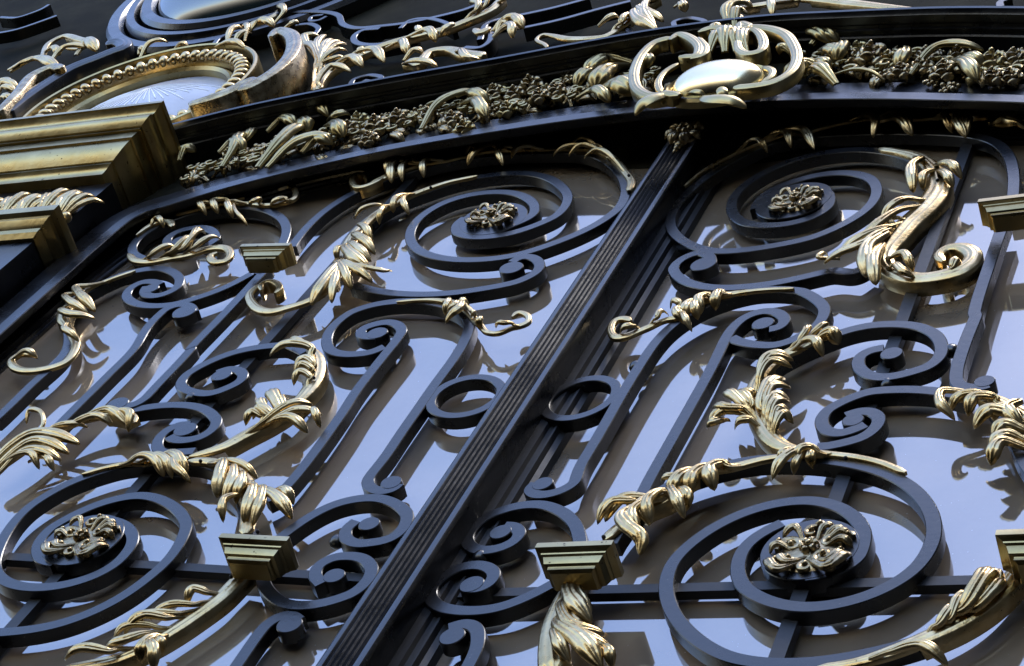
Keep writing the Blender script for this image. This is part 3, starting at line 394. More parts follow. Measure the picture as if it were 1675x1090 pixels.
# (plane, look, stems[(width,z,depth,line)], petals[(width,line)]) of every gilt leaf
LEAVES=[
('L', 'upper spray over the big scroll', [(8.0, 4.0, 16.0, [(-0.4838, 0.5574, 0.4), (-0.4975, 0.5748, 0.6), (-0.5107, 0.5797, 0.8), (-0.5092, 0.5621, 0.9), (-0.4984, 0.5424, 0.9), (-0.4819, 0.5306, 0.9), (-0.4676, 0.5401, 0.8), (-0.4557, 0.5606, 0.7)]), (10.0, 2.0, 3.0, [(-0.4715, 0.5471, 0.8), (-0.4506, 0.5777, 1.2), (-0.4313, 0.6006, 1.1), (-0.4069, 0.6122, 0.8), (-0.3828, 0.6183, 0.6), (-0.3477, 0.6321, 0.5), (-0.3191, 0.646, 0.5), (-0.2671, 0.6466, 0.5), (-0.215, 0.6448, 0.5), (-0.1758, 0.6416, 0.6), (-0.1408, 0.6344, 0.8), (-0.101, 0.604, 0.9), (-0.0644, 0.5552, 0.8), (-0.0418, 0.5182, 0.9), (-0.0372, 0.4907, 0.9)])], [(10.0, [(-0.4423, 0.6078), (-0.4463, 0.5808), (-0.4328, 0.5421)]), (8.0, [(-0.4243, 0.6034), (-0.4257, 0.5737), (-0.4161, 0.5461)]), (8.0, [(-0.3949, 0.6036), (-0.3958, 0.5874), (-0.3852, 0.557)]), (7.0, [(-0.437, 0.6018), (-0.4571, 0.5926), (-0.4498, 0.5648)]), (9.0, [(-0.3048, 0.6437), (-0.3178, 0.6174), (-0.3266, 0.5911)]), (8.0, [(-0.275, 0.6408), (-0.2872, 0.6255), (-0.2676, 0.5887)]), (6.0, [(-0.1379, 0.6266), (-0.1695, 0.6243), (-0.1967, 0.6161)]), (6.0, [(-0.1199, 0.61), (-0.1514, 0.6226), (-0.1696, 0.6103)]), (6.0, [(-0.0823, 0.57), (-0.1162, 0.5991), (-0.1407, 0.5987)]), (6.0, [(-0.1332, 0.6273), (-0.1592, 0.6449), (-0.1774, 0.6396)]), (6.0, [(-0.3282, 0.6431), (-0.3443, 0.6502), (-0.3494, 0.6368)]), (8.0, [(-0.2388, 0.6406), (-0.2567, 0.6336), (-0.2662, 0.6182)])]),
('L', 'long leaf curling under the big scroll', [(13.0, 2.0, 14.0, [(-0.2981, 0.5589, 0.25), (-0.3374, 0.5421, 0.4), (-0.3607, 0.524, 0.5), (-0.3838, 0.4998, 0.6), (-0.3983, 0.4742, 0.7), (-0.4119, 0.4474, 0.8), (-0.4176, 0.4154, 0.9), (-0.4183, 0.379, 1.2), (-0.4101, 0.3382, 1.3), (-0.3986, 0.2961, 1.0), (-0.3927, 0.2688, 0.9), (-0.3876, 0.2332, 0.9), (-0.3899, 0.1985, 0.8), (-0.4032, 0.1817, 0.7), (-0.4211, 0.1692, 0.7), (-0.4401, 0.1588, 0.8), (-0.4633, 0.1655, 0.8), (-0.488, 0.1873, 0.7), (-0.5019, 0.2093, 0.6), (-0.5, 0.2292, 0.5), (-0.4934, 0.2357, 0.4)]), (7.0, 3.0, 16.0, [(-0.4863, 0.216, 0.7), (-0.4959, 0.234, 0.9), (-0.4892, 0.2428, 0.9), (-0.4716, 0.2356, 1.0), (-0.4595, 0.2199, 1.0), (-0.4601, 0.2067, 0.9)])], [(6.0, [(-0.4089, 0.4527), (-0.4216, 0.441), (-0.441, 0.4272)]), (7.0, [(-0.4009, 0.4523), (-0.3968, 0.4321), (-0.3929, 0.4097)]), (8.0, [(-0.3855, 0.4867), (-0.3894, 0.4666), (-0.3855, 0.4438)]), (7.0, [(-0.38, 0.4802), (-0.3715, 0.4554), (-0.3559, 0.4346)]), (8.0, [(-0.4125, 0.3889), (-0.3879, 0.3637), (-0.3725, 0.3441)]), (9.0, [(-0.404, 0.3549), (-0.3747, 0.3302), (-0.3544, 0.3133)]), (9.0, [(-0.4025, 0.336), (-0.3701, 0.3047), (-0.3499, 0.2903)]), (14.0, [(-0.4021, 0.322), (-0.3703, 0.2842), (-0.3417, 0.2676)]), (10.0, [(-0.4112, 0.3648), (-0.3854, 0.3423), (-0.3622, 0.3274)]), (7.0, [(-0.4033, 0.3221), (-0.4114, 0.3154), (-0.4061, 0.2968)]), (14.0, [(-0.39, 0.2714), (-0.3826, 0.2138), (-0.3843, 0.1712)]), (10.0, [(-0.386, 0.2668), (-0.3676, 0.2178), (-0.3561, 0.1771)]), (10.0, [(-0.3889, 0.2758), (-0.3657, 0.244), (-0.3436, 0.213)]), (10.0, [(-0.387, 0.278), (-0.3541, 0.2503), (-0.3191, 0.2297)]), (6.0, [(-0.3688, 0.2707), (-0.331, 0.2475), (-0.3057, 0.2446), (-0.3031, 0.2599)]), (6.0, [(-0.3897, 0.2183), (-0.3963, 0.212), (-0.4038, 0.21)])]),
('L', 'sprig on the hooked bar', [(9.0, 2.0, 4.0, [(-0.2619, 0.1821, 0.2), (-0.2386, 0.1861, 0.35), (-0.2112, 0.187, 0.5), (-0.1871, 0.1819, 0.8), (-0.1652, 0.173, 1.0), (-0.1455, 0.1558, 0.9), (-0.1305, 0.1364, 0.7), (-0.1153, 0.1205, 0.6), (-0.1, 0.1042, 0.5), (-0.0837, 0.1023, 0.5), (-0.0717, 0.1156, 0.5), (-0.0624, 0.1194, 0.6), (-0.0543, 0.129, 0.6), (-0.0621, 0.1467, 0.6), (-0.0773, 0.1527, 0.6), (-0.0803, 0.1409, 0.5)])], [(7.0, [(-0.1838, 0.1791), (-0.1785, 0.1642), (-0.1777, 0.1496)]), (8.0, [(-0.1676, 0.1706), (-0.1644, 0.1543), (-0.1763, 0.1528)]), (10.0, [(-0.1585, 0.164), (-0.1511, 0.1396), (-0.1658, 0.1238)]), (5.0, [(-0.1459, 0.1573), (-0.161, 0.1722), (-0.1513, 0.1704)]), (7.0, [(-0.1321, 0.1475), (-0.132, 0.1363), (-0.1349, 0.1347)]), (7.0, [(-0.1169, 0.1251), (-0.1139, 0.1156), (-0.1129, 0.1109)]), (6.0, [(-0.0693, 0.1158), (-0.0777, 0.1101), (-0.0929, 0.1159)])]),
('L', 'crescent leaf beside the twin scroll', [(15.0, 2.0, 14.0, [(-0.3378, 0.0667, 0.4), (-0.3147, 0.0436, 0.9), (-0.2955, 0.0098, 1.1), (-0.2858, -0.025, 1.1), (-0.2858, -0.0556, 0.9), (-0.2898, -0.0839, 0.8), (-0.3031, -0.1086, 1.0), (-0.3209, -0.1366, 0.9), (-0.3355, -0.1605, 0.8), (-0.3539, -0.1747, 0.6), (-0.3711, -0.1848, 0.4)])], [(11.0, [(-0.3177, 0.0458), (-0.3527, 0.0513), (-0.3801, 0.0414)]), (6.0, [(-0.3242, 0.0496), (-0.3429, 0.0591), (-0.3661, 0.0728)]), (9.0, [(-0.2966, 0.0082), (-0.3134, 0.0192), (-0.3289, 0.0096)]), (8.0, [(-0.2933, -0.0029), (-0.3126, 0.0042), (-0.3181, -0.007)]), (7.0, [(-0.2863, -0.0212), (-0.3064, -0.0124), (-0.31, -0.0271)]), (13.0, [(-0.292, -0.096), (-0.313, -0.0686), (-0.3318, -0.0476)]), (9.0, [(-0.2913, -0.089), (-0.3042, -0.0683), (-0.3076, -0.0577)]), (9.0, [(-0.2952, -0.1064), (-0.3197, -0.0934), (-0.3272, -0.1041)]), (8.0, [(-0.2999, -0.11), (-0.3237, -0.09), (-0.3318, -0.0832)]), (9.0, [(-0.2988, -0.1203), (-0.2797, -0.0904), (-0.2595, -0.0724)]), (8.0, [(-0.2894, -0.1216), (-0.2663, -0.1038), (-0.2357, -0.0942)]), (10.0, [(-0.286, -0.1198), (-0.2649, -0.1191), (-0.2372, -0.1315)]), (7.0, [(-0.2624, -0.1156), (-0.2456, -0.0979), (-0.2263, -0.1193)]), (8.0, [(-0.3125, -0.1049), (-0.3277, -0.0998), (-0.3317, -0.1153)]), (9.0, [(-0.3085, -0.0992), (-0.3258, -0.08), (-0.328, -0.0657)])]),
('L', 'double leaf over the lower scroll', [(11.0, 2.0, 4.0, [(-0.4975, -0.228, 0.25), (-0.4767, -0.2144, 0.4), (-0.4499, -0.2031, 0.6), (-0.42, -0.197, 0.8), (-0.3907, -0.1903, 0.8), (-0.3701, -0.188, 0.6)]), (14.0, 3.0, 4.0, [(-0.3657, -0.1949, 0.6), (-0.3377, -0.1945, 0.7), (-0.3052, -0.2065, 0.9), (-0.2768, -0.2272, 1.2), (-0.254, -0.2538, 1.3), (-0.2357, -0.2799, 1.1), (-0.2241, -0.3086, 0.9), (-0.2154, -0.3283, 0.8)])], [(10.0, [(-0.4336, -0.1998), (-0.4019, -0.2081), (-0.3811, -0.2281)]), (8.0, [(-0.4123, -0.1981), (-0.381, -0.2136), (-0.3667, -0.2321)]), (11.0, [(-0.3949, -0.194), (-0.3699, -0.2065), (-0.3479, -0.2311)]), (7.0, [(-0.3821, -0.2006), (-0.3591, -0.2285), (-0.3354, -0.2415)]), (12.0, [(-0.3093, -0.2067), (-0.2925, -0.2406), (-0.2845, -0.2679)]), (11.0, [(-0.2918, -0.2153), (-0.2729, -0.2457), (-0.2706, -0.2761)]), (10.0, [(-0.2738, -0.227), (-0.2596, -0.251), (-0.2566, -0.2752)]), (7.0, [(-0.2563, -0.2722), (-0.2617, -0.2846), (-0.2533, -0.3107)]), (7.0, [(-0.3078, -0.2018), (-0.2774, -0.2146), (-0.2555, -0.226)]), (12.0, [(-0.2445, -0.2533), (-0.2291, -0.2855), (-0.225, -0.3117)]), (10.0, [(-0.231, -0.2556), (-0.2144, -0.2905), (-0.2138, -0.3139)]), (11.0, [(-0.2239, -0.2612), (-0.1937, -0.2803), (-0.1719, -0.2993)]), (9.0, [(-0.2242, -0.2491), (-0.2019, -0.2568), (-0.1846, -0.2708)])]),
('L', 'fanned leaf at the left', [(12.0, 2.0, 12.0, [(-0.6315, -0.2302, 1.0), (-0.627, -0.2164, 0.9), (-0.6155, -0.1815, 0.7), (-0.6092, -0.1521, 0.6), (-0.5904, -0.13, 0.7), (-0.5666, -0.1076, 0.8), (-0.5392, -0.098, 1.0), (-0.5076, -0.1031, 1.1), (-0.4909, -0.1169, 0.8)])], [(9.0, [(-0.5685, -0.1407), (-0.5415, -0.1237), (-0.5173, -0.1247)]), (10.0, [(-0.5624, -0.1209), (-0.5318, -0.1091), (-0.4922, -0.1273)]), (8.0, [(-0.5237, -0.107), (-0.4929, -0.1167), (-0.4837, -0.141)]), (8.0, [(-0.5942, -0.1488), (-0.5685, -0.1443), (-0.5498, -0.1329)]), (13.0, [(-0.6325, -0.2148), (-0.6106, -0.1706), (-0.5368, -0.1709)]), (12.0, [(-0.6243, -0.2262), (-0.6013, -0.1841), (-0.5406, -0.1899)]), (11.0, [(-0.6185, -0.2344), (-0.599, -0.2046), (-0.5421, -0.2052)]), (7.0, [(-0.606, -0.2118), (-0.5785, -0.2104), (-0.5616, -0.2247)]), (7.0, [(-0.5899, -0.2076), (-0.5603, -0.2095), (-0.5414, -0.2236)]), (5.0, [(-0.613, -0.1672), (-0.606, -0.1457), (-0.625, -0.1213), (-0.6491, -0.1148), (-0.6465, -0.1293)])]),
('L', 'leaf on the outermost scroll', [(11.0, 2.0, 14.0, [(-0.7356, 0.2815, 0.25), (-0.764, 0.2563, 0.4), (-0.7845, 0.2278, 0.6), (-0.7859, 0.1921, 1.2), (-0.7824, 0.1627, 1.4), (-0.7693, 0.1383, 1.2), (-0.7608, 0.1307, 1.0), (-0.7286, 0.0992, 0.9), (-0.702, 0.0686, 0.9), (-0.6913, 0.0263, 0.8), (-0.7111, 0.009, 0.8), (-0.7422, 0.0037, 0.8), (-0.7712, 0.0156, 0.8), (-0.785, 0.0328, 0.7), (-0.7778, 0.048, 0.7), (-0.7552, 0.0456, 0.6)])], [(11.0, [(-0.7942, 0.2179), (-0.7705, 0.1901), (-0.7268, 0.1582)]), (9.0, [(-0.7955, 0.1905), (-0.7622, 0.1608), (-0.7346, 0.1516)]), (10.0, [(-0.7767, 0.1498), (-0.7404, 0.1276), (-0.7126, 0.1361)]), (8.0, [(-0.7393, 0.1099), (-0.7278, 0.0886), (-0.7011, 0.076)]), (7.0, [(-0.7657, 0.0289), (-0.7563, 0.034), (-0.7403, 0.0316)])]),
('L', 'leaf rolled inside the small corner scroll', [(11.0, 2.0, 14.0, [(-0.7806, 0.3339, 0.6), (-0.7573, 0.3144, 0.8), (-0.7273, 0.3085, 0.9), (-0.6975, 0.3186, 0.9), (-0.6706, 0.3287, 1.0), (-0.6478, 0.3457, 1.0), (-0.6187, 0.347, 0.9), (-0.5976, 0.3244, 0.8), (-0.5955, 0.3053, 0.8), (-0.6117, 0.3035, 0.8), (-0.631, 0.3233, 0.7), (-0.6241, 0.3327, 0.6)])], [(9.0, [(-0.7254, 0.3105), (-0.7119, 0.3294), (-0.6997, 0.346)]), (8.0, [(-0.6934, 0.3214), (-0.687, 0.3479), (-0.6933, 0.3754)]), (9.0, [(-0.6781, 0.3281), (-0.676, 0.3622), (-0.6911, 0.4005)]), (9.0, [(-0.6615, 0.3323), (-0.6506, 0.3513), (-0.6411, 0.373)]), (6.0, [(-0.6729, 0.3473), (-0.6735, 0.377), (-0.6737, 0.387)])]),
('L', 'short leaf at the corner', [(9.0, 3.0, 8.0, [(-0.8028, 0.3932, 0.3), (-0.7998, 0.4188, 0.7), (-0.7903, 0.4366, 0.9), (-0.769, 0.4369, 1.0), (-0.7517, 0.4189, 0.9)])], [(7.0, [(-0.7947, 0.4342), (-0.7873, 0.4364), (-0.7688, 0.4198)])]),
('L', 'leaf along the top of the corner scroll', [(8.0, 3.0, 12.0, [(-0.7708, 0.4605, 0.25), (-0.7504, 0.4734, 0.45), (-0.7239, 0.4879, 0.7), (-0.7002, 0.5013, 0.9), (-0.6743, 0.5106, 0.5)]), (8.0, 3.0, 15.0, [(-0.6882, 0.4921, 0.7), (-0.6573, 0.492, 0.8), (-0.6256, 0.4835, 0.8), (-0.6003, 0.4863, 0.9), (-0.5822, 0.4998, 0.9), (-0.5921, 0.5277, 0.8), (-0.6168, 0.5518, 0.8), (-0.6291, 0.5382, 0.7)])], [(8.0, [(-0.7184, 0.4843), (-0.7326, 0.4787), (-0.7121, 0.4551)]), (9.0, [(-0.6954, 0.4925), (-0.7112, 0.4838), (-0.6945, 0.4604)]), (8.0, [(-0.6774, 0.4849), (-0.6807, 0.4755), (-0.6573, 0.4424)]), (4.0, [(-0.6665, 0.4682), (-0.6381, 0.4289), (-0.6123, 0.409)]), (8.0, [(-0.6316, 0.4884), (-0.635, 0.4758), (-0.6473, 0.4798)]), (8.0, [(-0.5898, 0.492), (-0.602, 0.4833), (-0.6124, 0.4776)])]),
('L', 'drooping leaf under the lower bracket', [(15.0, 2.0, 15.0, [(-0.1801, -0.3829, 0.8), (-0.184, -0.4075, 0.9), (-0.1883, -0.4343, 0.9), (-0.2, -0.4639, 0.9), (-0.213, -0.4906, 0.9), (-0.2271, -0.5145, 0.8), (-0.25, -0.539, 0.8), (-0.2791, -0.5532, 0.7), (-0.3023, -0.5618, 0.6)])], [(8.0, [(-0.2, -0.4367), (-0.2164, -0.4382), (-0.2186, -0.4528)]), (7.0, [(-0.2032, -0.4578), (-0.2276, -0.4653), (-0.2484, -0.4789)]), (7.0, [(-0.2128, -0.4741), (-0.2407, -0.482), (-0.2697, -0.49)]), (9.0, [(-0.2198, -0.4849), (-0.2454, -0.4901), (-0.2613, -0.5081)]), (7.0, [(-0.2357, -0.4966), (-0.2617, -0.5043), (-0.271, -0.5141)]), (9.0, [(-0.23, -0.5061), (-0.2486, -0.5254), (-0.2714, -0.5303)]), (11.0, [(-0.2186, -0.5123), (-0.2212, -0.5298), (-0.2191, -0.5441)]), (8.0, [(-0.214, -0.5168), (-0.206, -0.5208), (-0.2014, -0.53)]), (10.0, [(-0.2183, -0.5221), (-0.2034, -0.5375), (-0.1974, -0.5536)]), (9.0, [(-0.2528, -0.5429), (-0.2832, -0.5463), (-0.3053, -0.5524)])]),
('R', 'upper spray over the big scroll', [(9.0, 2.0, 3.0, [(0.0381, 0.5087, 0.25), (0.0518, 0.5492, 0.4), (0.0744, 0.5855, 0.55), (0.1013, 0.6159, 0.7), (0.1351, 0.6392, 0.9), (0.1632, 0.6475, 1.0), (0.1837, 0.6341, 0.8), (0.1886, 0.6407, 0.5), (0.2257, 0.6546, 0.5), (0.2696, 0.6591, 0.7), (0.2997, 0.656, 0.9), (0.3364, 0.6351, 0.8), (0.3774, 0.6253, 0.5), (0.4099, 0.6122, 0.8), (0.4412, 0.6039, 0.8)])], [(9.0, [(0.1498, 0.6337), (0.1836, 0.6201), (0.2118, 0.5693)]), (8.0, [(0.1375, 0.6318), (0.1612, 0.6186), (0.1734, 0.5894)]), (7.0, [(0.1071, 0.6098), (0.1247, 0.6015), (0.1419, 0.5794)]), (9.0, [(0.2712, 0.6403), (0.2919, 0.6109), (0.2921, 0.5802)]), (12.0, [(0.285, 0.6329), (0.3241, 0.606), (0.3478, 0.5681)]), (8.0, [(0.3052, 0.6291), (0.3331, 0.6086), (0.344, 0.5884)]), (6.0, [(0.3007, 0.6523), (0.3195, 0.63), (0.3376, 0.6297)]), (9.0, [(0.3858, 0.6181), (0.3884, 0.5961), (0.4023, 0.5616)]), (10.0, [(0.4015, 0.6084), (0.4105, 0.567), (0.4242, 0.5385)]), (9.0, [(0.4259, 0.6003), (0.4247, 0.5787), (0.4229, 0.547)]), (8.0, [(0.4034, 0.6105), (0.4271, 0.5779), (0.4419, 0.6004)])]),
('R', 'leaf at the upper edge', [(12.0, 2.0, 12.0, [(0.4463, 0.5847, 0.3), (0.4681, 0.5748, 0.7), (0.4849, 0.5827, 1.0), (0.5053, 0.5977, 1.0)])], [(12.0, [(0.469, 0.5696), (0.4854, 0.5482), (0.5038, 0.5422)]), (9.0, [(0.4768, 0.5778), (0.4855, 0.5968), (0.5015, 0.5941)])]),
('R', 'great S-shaped leaf with a curled foot', [(22.0, 2.0, 16.0, [(0.3071, 0.546, 0.2), (0.3362, 0.5291, 0.4), (0.3633, 0.5078, 0.6), (0.3881, 0.4711, 0.8), (0.4016, 0.4386, 1.0), (0.4104, 0.4066, 1.1), (0.4097, 0.3732, 1.2), (0.4009, 0.3379, 1.2), (0.3892, 0.3086, 1.2), (0.3808, 0.2746, 1.2), (0.3751, 0.2494, 1.1), (0.3761, 0.2232, 0.9), (0.3875, 0.1973, 0.8), (0.4055, 0.1781, 0.8), (0.4282, 0.1651, 0.8), (0.4502, 0.1647, 0.8), (0.4726, 0.173, 0.9), (0.4845, 0.191, 0.8), (0.4838, 0.212, 0.7), (0.469, 0.2315, 0.6), (0.4506, 0.2331, 0.5), (0.443, 0.2177, 0.4), (0.4521, 0.2002, 0.4)])], [(11.0, [(0.3779, 0.4787), (0.3719, 0.45), (0.3813, 0.3932)]), (8.0, [(0.3977, 0.4427), (0.3898, 0.425), (0.3916, 0.4025)]), (9.0, [(0.4052, 0.4505), (0.4232, 0.4354), (0.4387, 0.4138)]), (9.0, [(0.408, 0.4348), (0.4198, 0.4167), (0.4308, 0.3966)]), (9.0, [(0.3852, 0.354), (0.3694, 0.3346), (0.3566, 0.317)]), (11.0, [(0.3808, 0.3317), (0.3607, 0.2909), (0.3407, 0.2576)]), (10.0, [(0.3764, 0.2871), (0.3494, 0.2622), (0.319, 0.2339)]), (10.0, [(0.3734, 0.27), (0.345, 0.2325), (0.3046, 0.2218)]), (5.0, [(0.3213, 0.2334), (0.2995, 0.2251), (0.3034, 0.2461)]), (15.0, [(0.3721, 0.2658), (0.3605, 0.2291), (0.3664, 0.1748)]), (12.0, [(0.3738, 0.2788), (0.359, 0.2468), (0.351, 0.2139)]), (13.0, [(0.3731, 0.2393), (0.3725, 0.2008), (0.3817, 0.1552)]), (8.0, [(0.3979, 0.187), (0.4147, 0.1628), (0.4273, 0.1603)]), (8.0, [(0.3894, 0.2099), (0.4036, 0.211), (0.4202, 0.1823)]), (7.0, [(0.3799, 0.3135), (0.3669, 0.303), (0.3813, 0.295)]), (9.0, [(0.4669, 0.1724), (0.4703, 0.1881), (0.4758, 0.1911)])]),
('R', 'sprig on the hooked bar', [(10.0, 2.0, 9.0, [(0.2787, 0.1712, 0.2), (0.2493, 0.1755, 0.3), (0.222, 0.1763, 0.45), (0.1937, 0.1735, 0.8), (0.171, 0.1676, 1.1), (0.1532, 0.1556, 1.3), (0.1451, 0.1417, 1.2), (0.1421, 0.1271, 0.9), (0.1327, 0.1257, 0.6), (0.124, 0.1222, 0.6), (0.1114, 0.1099, 0.7), (0.1008, 0.1022, 0.7), (0.0874, 0.0925, 0.9), (0.076, 0.0921, 0.8), (0.066, 0.1027, 0.7), (0.0591, 0.1221, 0.7), (0.0608, 0.1371, 0.7), (0.0723, 0.1381, 0.7), (0.0824, 0.1302, 0.6)])], [(10.0, [(0.1884, 0.1702), (0.1879, 0.1549), (0.1895, 0.1379)]), (10.0, [(0.1735, 0.1654), (0.1669, 0.1543), (0.1727, 0.1319)]), (9.0, [(0.163, 0.1566), (0.1643, 0.141), (0.1726, 0.1184)]), (10.0, [(0.1605, 0.154), (0.1549, 0.1397), (0.156, 0.1199)]), (9.0, [(0.1473, 0.1381), (0.1474, 0.1214), (0.1598, 0.1072)]), (7.0, [(0.1426, 0.1481), (0.1319, 0.1563), (0.1258, 0.1543)]), (6.0, [(0.1574, 0.1151), (0.1646, 0.1019), (0.1747, 0.0869)]), (6.0, [(0.1232, 0.1152), (0.1244, 0.127), (0.1301, 0.1351)]), (8.0, [(0.0979, 0.1016), (0.0895, 0.097), (0.08, 0.0957)])]),
('R', 'branching leaf above the lower scroll', [(13.0, 2.0, 13.0, [(0.3578, 0.0485, 0.7), (0.3475, 0.0503, 0.7), (0.333, 0.0432, 0.8), (0.3184, 0.0287, 0.9), (0.3022, 0.0126, 0.9), (0.2923, -0.0116, 0.9), (0.2876, -0.0398, 1.0), (0.2907, -0.065, 1.1), (0.2998, -0.0939, 1.2), (0.316, -0.1262, 1.2), (0.3337, -0.1544, 1.1), (0.3522, -0.1724, 0.9), (0.3749, -0.1827, 0.6), (0.3981, -0.1891, 0.45), (0.4322, -0.1988, 0.4), (0.4611, -0.2119, 0.35), (0.4887, -0.2312, 0.25)])], [(7.0, [(0.3202, 0.0305), (0.3265, 0.0464), (0.3233, 0.0642)]), (7.0, [(0.3321, 0.0398), (0.343, 0.0532), (0.3446, 0.0682)]), (8.0, [(0.3253, 0.0259), (0.3428, 0.0194), (0.3539, 0.0011)]), (13.0, [(0.3434, 0.0342), (0.3565, 0.0377), (0.3648, 0.027)]), (11.0, [(0.2935, -0.0387), (0.2983, -0.0105), (0.3213, -0.003)]), (9.0, [(0.2944, -0.0495), (0.3007, -0.02), (0.3225, -0.016)]), (14.0, [(0.3133, -0.1073), (0.3133, -0.0697), (0.3202, -0.0425)]), (10.0, [(0.3164, -0.1043), (0.3182, -0.0738), (0.3327, -0.0618)]), (11.0, [(0.3209, -0.1183), (0.3247, -0.0918), (0.3397, -0.0903)]), (10.0, [(0.3275, -0.1291), (0.3302, -0.1061), (0.3406, -0.0938)]), (10.0, [(0.333, -0.1396), (0.3348, -0.1167), (0.3475, -0.1182)]), (8.0, [(0.3367, -0.1433), (0.3423, -0.1242), (0.3509, -0.1286)]), (9.0, [(0.3016, -0.0923), (0.2867, -0.0731), (0.2999, -0.0783)]), (10.0, [(0.2994, -0.0988), (0.2825, -0.0795), (0.2708, -0.0727)]), (10.0, [(0.294, -0.104), (0.2741, -0.0828), (0.2602, -0.0684)]), (8.0, [(0.2957, -0.1103), (0.2783, -0.1113), (0.254, -0.0944)]), (10.0, [(0.2966, -0.1135), (0.271, -0.1104), (0.2562, -0.1239)]), (11.0, [(0.2756, -0.114), (0.2671, -0.1283), (0.2561, -0.127)]), (9.0, [(0.3079, -0.13), (0.298, -0.1318), (0.288, -0.1337)])]),
('R', 'small fan on the ring top', [(6.0, 4.0, 5.0, [(0.4066, -0.193, 0.6), (0.3809, -0.191, 0.9), (0.3642, -0.1893, 0.7)])], [(9.0, [(0.3822, -0.1896), (0.3693, -0.2038), (0.3544, -0.2314)]), (7.0, [(0.3792, -0.1924), (0.3775, -0.2077), (0.3739, -0.2226)]), (8.0, [(0.4012, -0.194), (0.3896, -0.1981), (0.3912, -0.2127)]), (7.0, [(0.3639, -0.1893), (0.3584, -0.1966), (0.3557, -0.204)]), (7.0, [(0.39, -0.192), (0.3785, -0.197), (0.3736, -0.2104)])]),
('R', 'leaf climbing to the bracket', [(13.0, 2.0, 14.0, [(0.3563, -0.1893, 0.35), (0.3318, -0.194, 0.5), (0.3063, -0.2031, 0.6), (0.2807, -0.2073, 0.8), (0.258, -0.2179, 1.0), (0.2482, -0.2532, 1.0), (0.2302, -0.2669, 1.0), (0.2198, -0.2877, 0.8), (0.2087, -0.3056, 0.7), (0.2024, -0.3223, 0.7)])], [(12.0, [(0.2981, -0.2076), (0.2882, -0.2207), (0.2968, -0.245)]), (12.0, [(0.2822, -0.2117), (0.2723, -0.2304), (0.2734, -0.254)]), (12.0, [(0.2668, -0.2173), (0.2582, -0.2348), (0.2542, -0.2551)]), (7.0, [(0.2574, -0.2263), (0.2468, -0.231), (0.2348, -0.2286)]), (9.0, [(0.2547, -0.2511), (0.2692, -0.2766), (0.2809, -0.296)]), (10.0, [(0.2608, -0.2488), (0.2754, -0.2636), (0.2761, -0.2771)]), (10.0, [(0.2459, -0.2558), (0.2398, -0.2798), (0.2463, -0.3029)]), (11.0, [(0.2327, -0.263), (0.2107, -0.2695), (0.1933, -0.2926)]), (9.0, [(0.2222, -0.2731), (0.2002, -0.2796), (0.1877, -0.2989)]), (12.0, [(0.2275, -0.2681), (0.2199, -0.3024), (0.2313, -0.3215), (0.2517, -0.3407), (0.2521, -0.3547)]), (9.0, [(0.238, -0.2689), (0.2285, -0.2977), (0.2424, -0.3248)]), (9.0, [(0.2397, -0.2636), (0.231, -0.2792), (0.2407, -0.2985)]), (7.0, [(0.223, -0.265), (0.2105, -0.2585), (0.207, -0.2638)])]),
('R', 'leaf hanging under the lower bracket', [(17.0, 2.0, 14.0, [(0.1926, -0.3742, 0.9), (0.1947, -0.3892, 0.9), (0.1934, -0.4088, 0.9), (0.1939, -0.4328, 1.0), (0.1981, -0.4587, 1.1), (0.2065, -0.4863, 1.2), (0.2205, -0.5198, 1.3)])], [(8.0, [(0.1988, -0.3907), (0.212, -0.4204), (0.229, -0.4387)]), (13.0, [(0.1983, -0.4054), (0.2122, -0.4346), (0.2364, -0.4574)]), (10.0, [(0.1989, -0.4342), (0.2289, -0.4767), (0.2556, -0.4738)]), (9.0, [(0.2041, -0.4485), (0.2393, -0.4881), (0.2734, -0.4986)]), (15.0, [(0.2069, -0.4648), (0.2464, -0.4993), (0.2704, -0.5234)]), (10.0, [(0.2062, -0.4717), (0.2194, -0.4945), (0.2339, -0.5123)]), (8.0, [(0.2465, -0.4904), (0.2714, -0.504), (0.2781, -0.5192)]), (9.0, [(0.2141, -0.4534), (0.2272, -0.4675), (0.2385, -0.4678)])]),
('R', 'leaf spreading at the far right', [(14.0, 2.0, 12.0, [(0.5118, -0.0986, 0.6), (0.5364, -0.0996, 0.8), (0.5554, -0.1108, 0.9), (0.5751, -0.1302, 1.1), (0.5986, -0.1564, 1.2)])], [(8.0, [(0.5303, -0.1036), (0.5066, -0.1086), (0.5079, -0.1313), (0.5224, -0.1458)]), (8.0, [(0.5469, -0.1107), (0.525, -0.1143), (0.5135, -0.1289)]), (10.0, [(0.5601, -0.1188), (0.5397, -0.1194), (0.534, -0.1377)]), (13.0, [(0.5856, -0.1564), (0.5614, -0.1504), (0.544, -0.1639)]), (11.0, [(0.5997, -0.1763), (0.576, -0.1706), (0.5643, -0.1814)]), (11.0, [(0.6017, -0.1915), (0.5798, -0.1861), (0.5647, -0.2009)]), (11.0, [(0.6033, -0.2035), (0.5786, -0.2009), (0.5693, -0.2263)]), (11.0, [(0.5838, -0.1313), (0.5758, -0.146), (0.5906, -0.1692)]), (9.0, [(0.5762, -0.1366), (0.5634, -0.1413), (0.5611, -0.1489)])]),
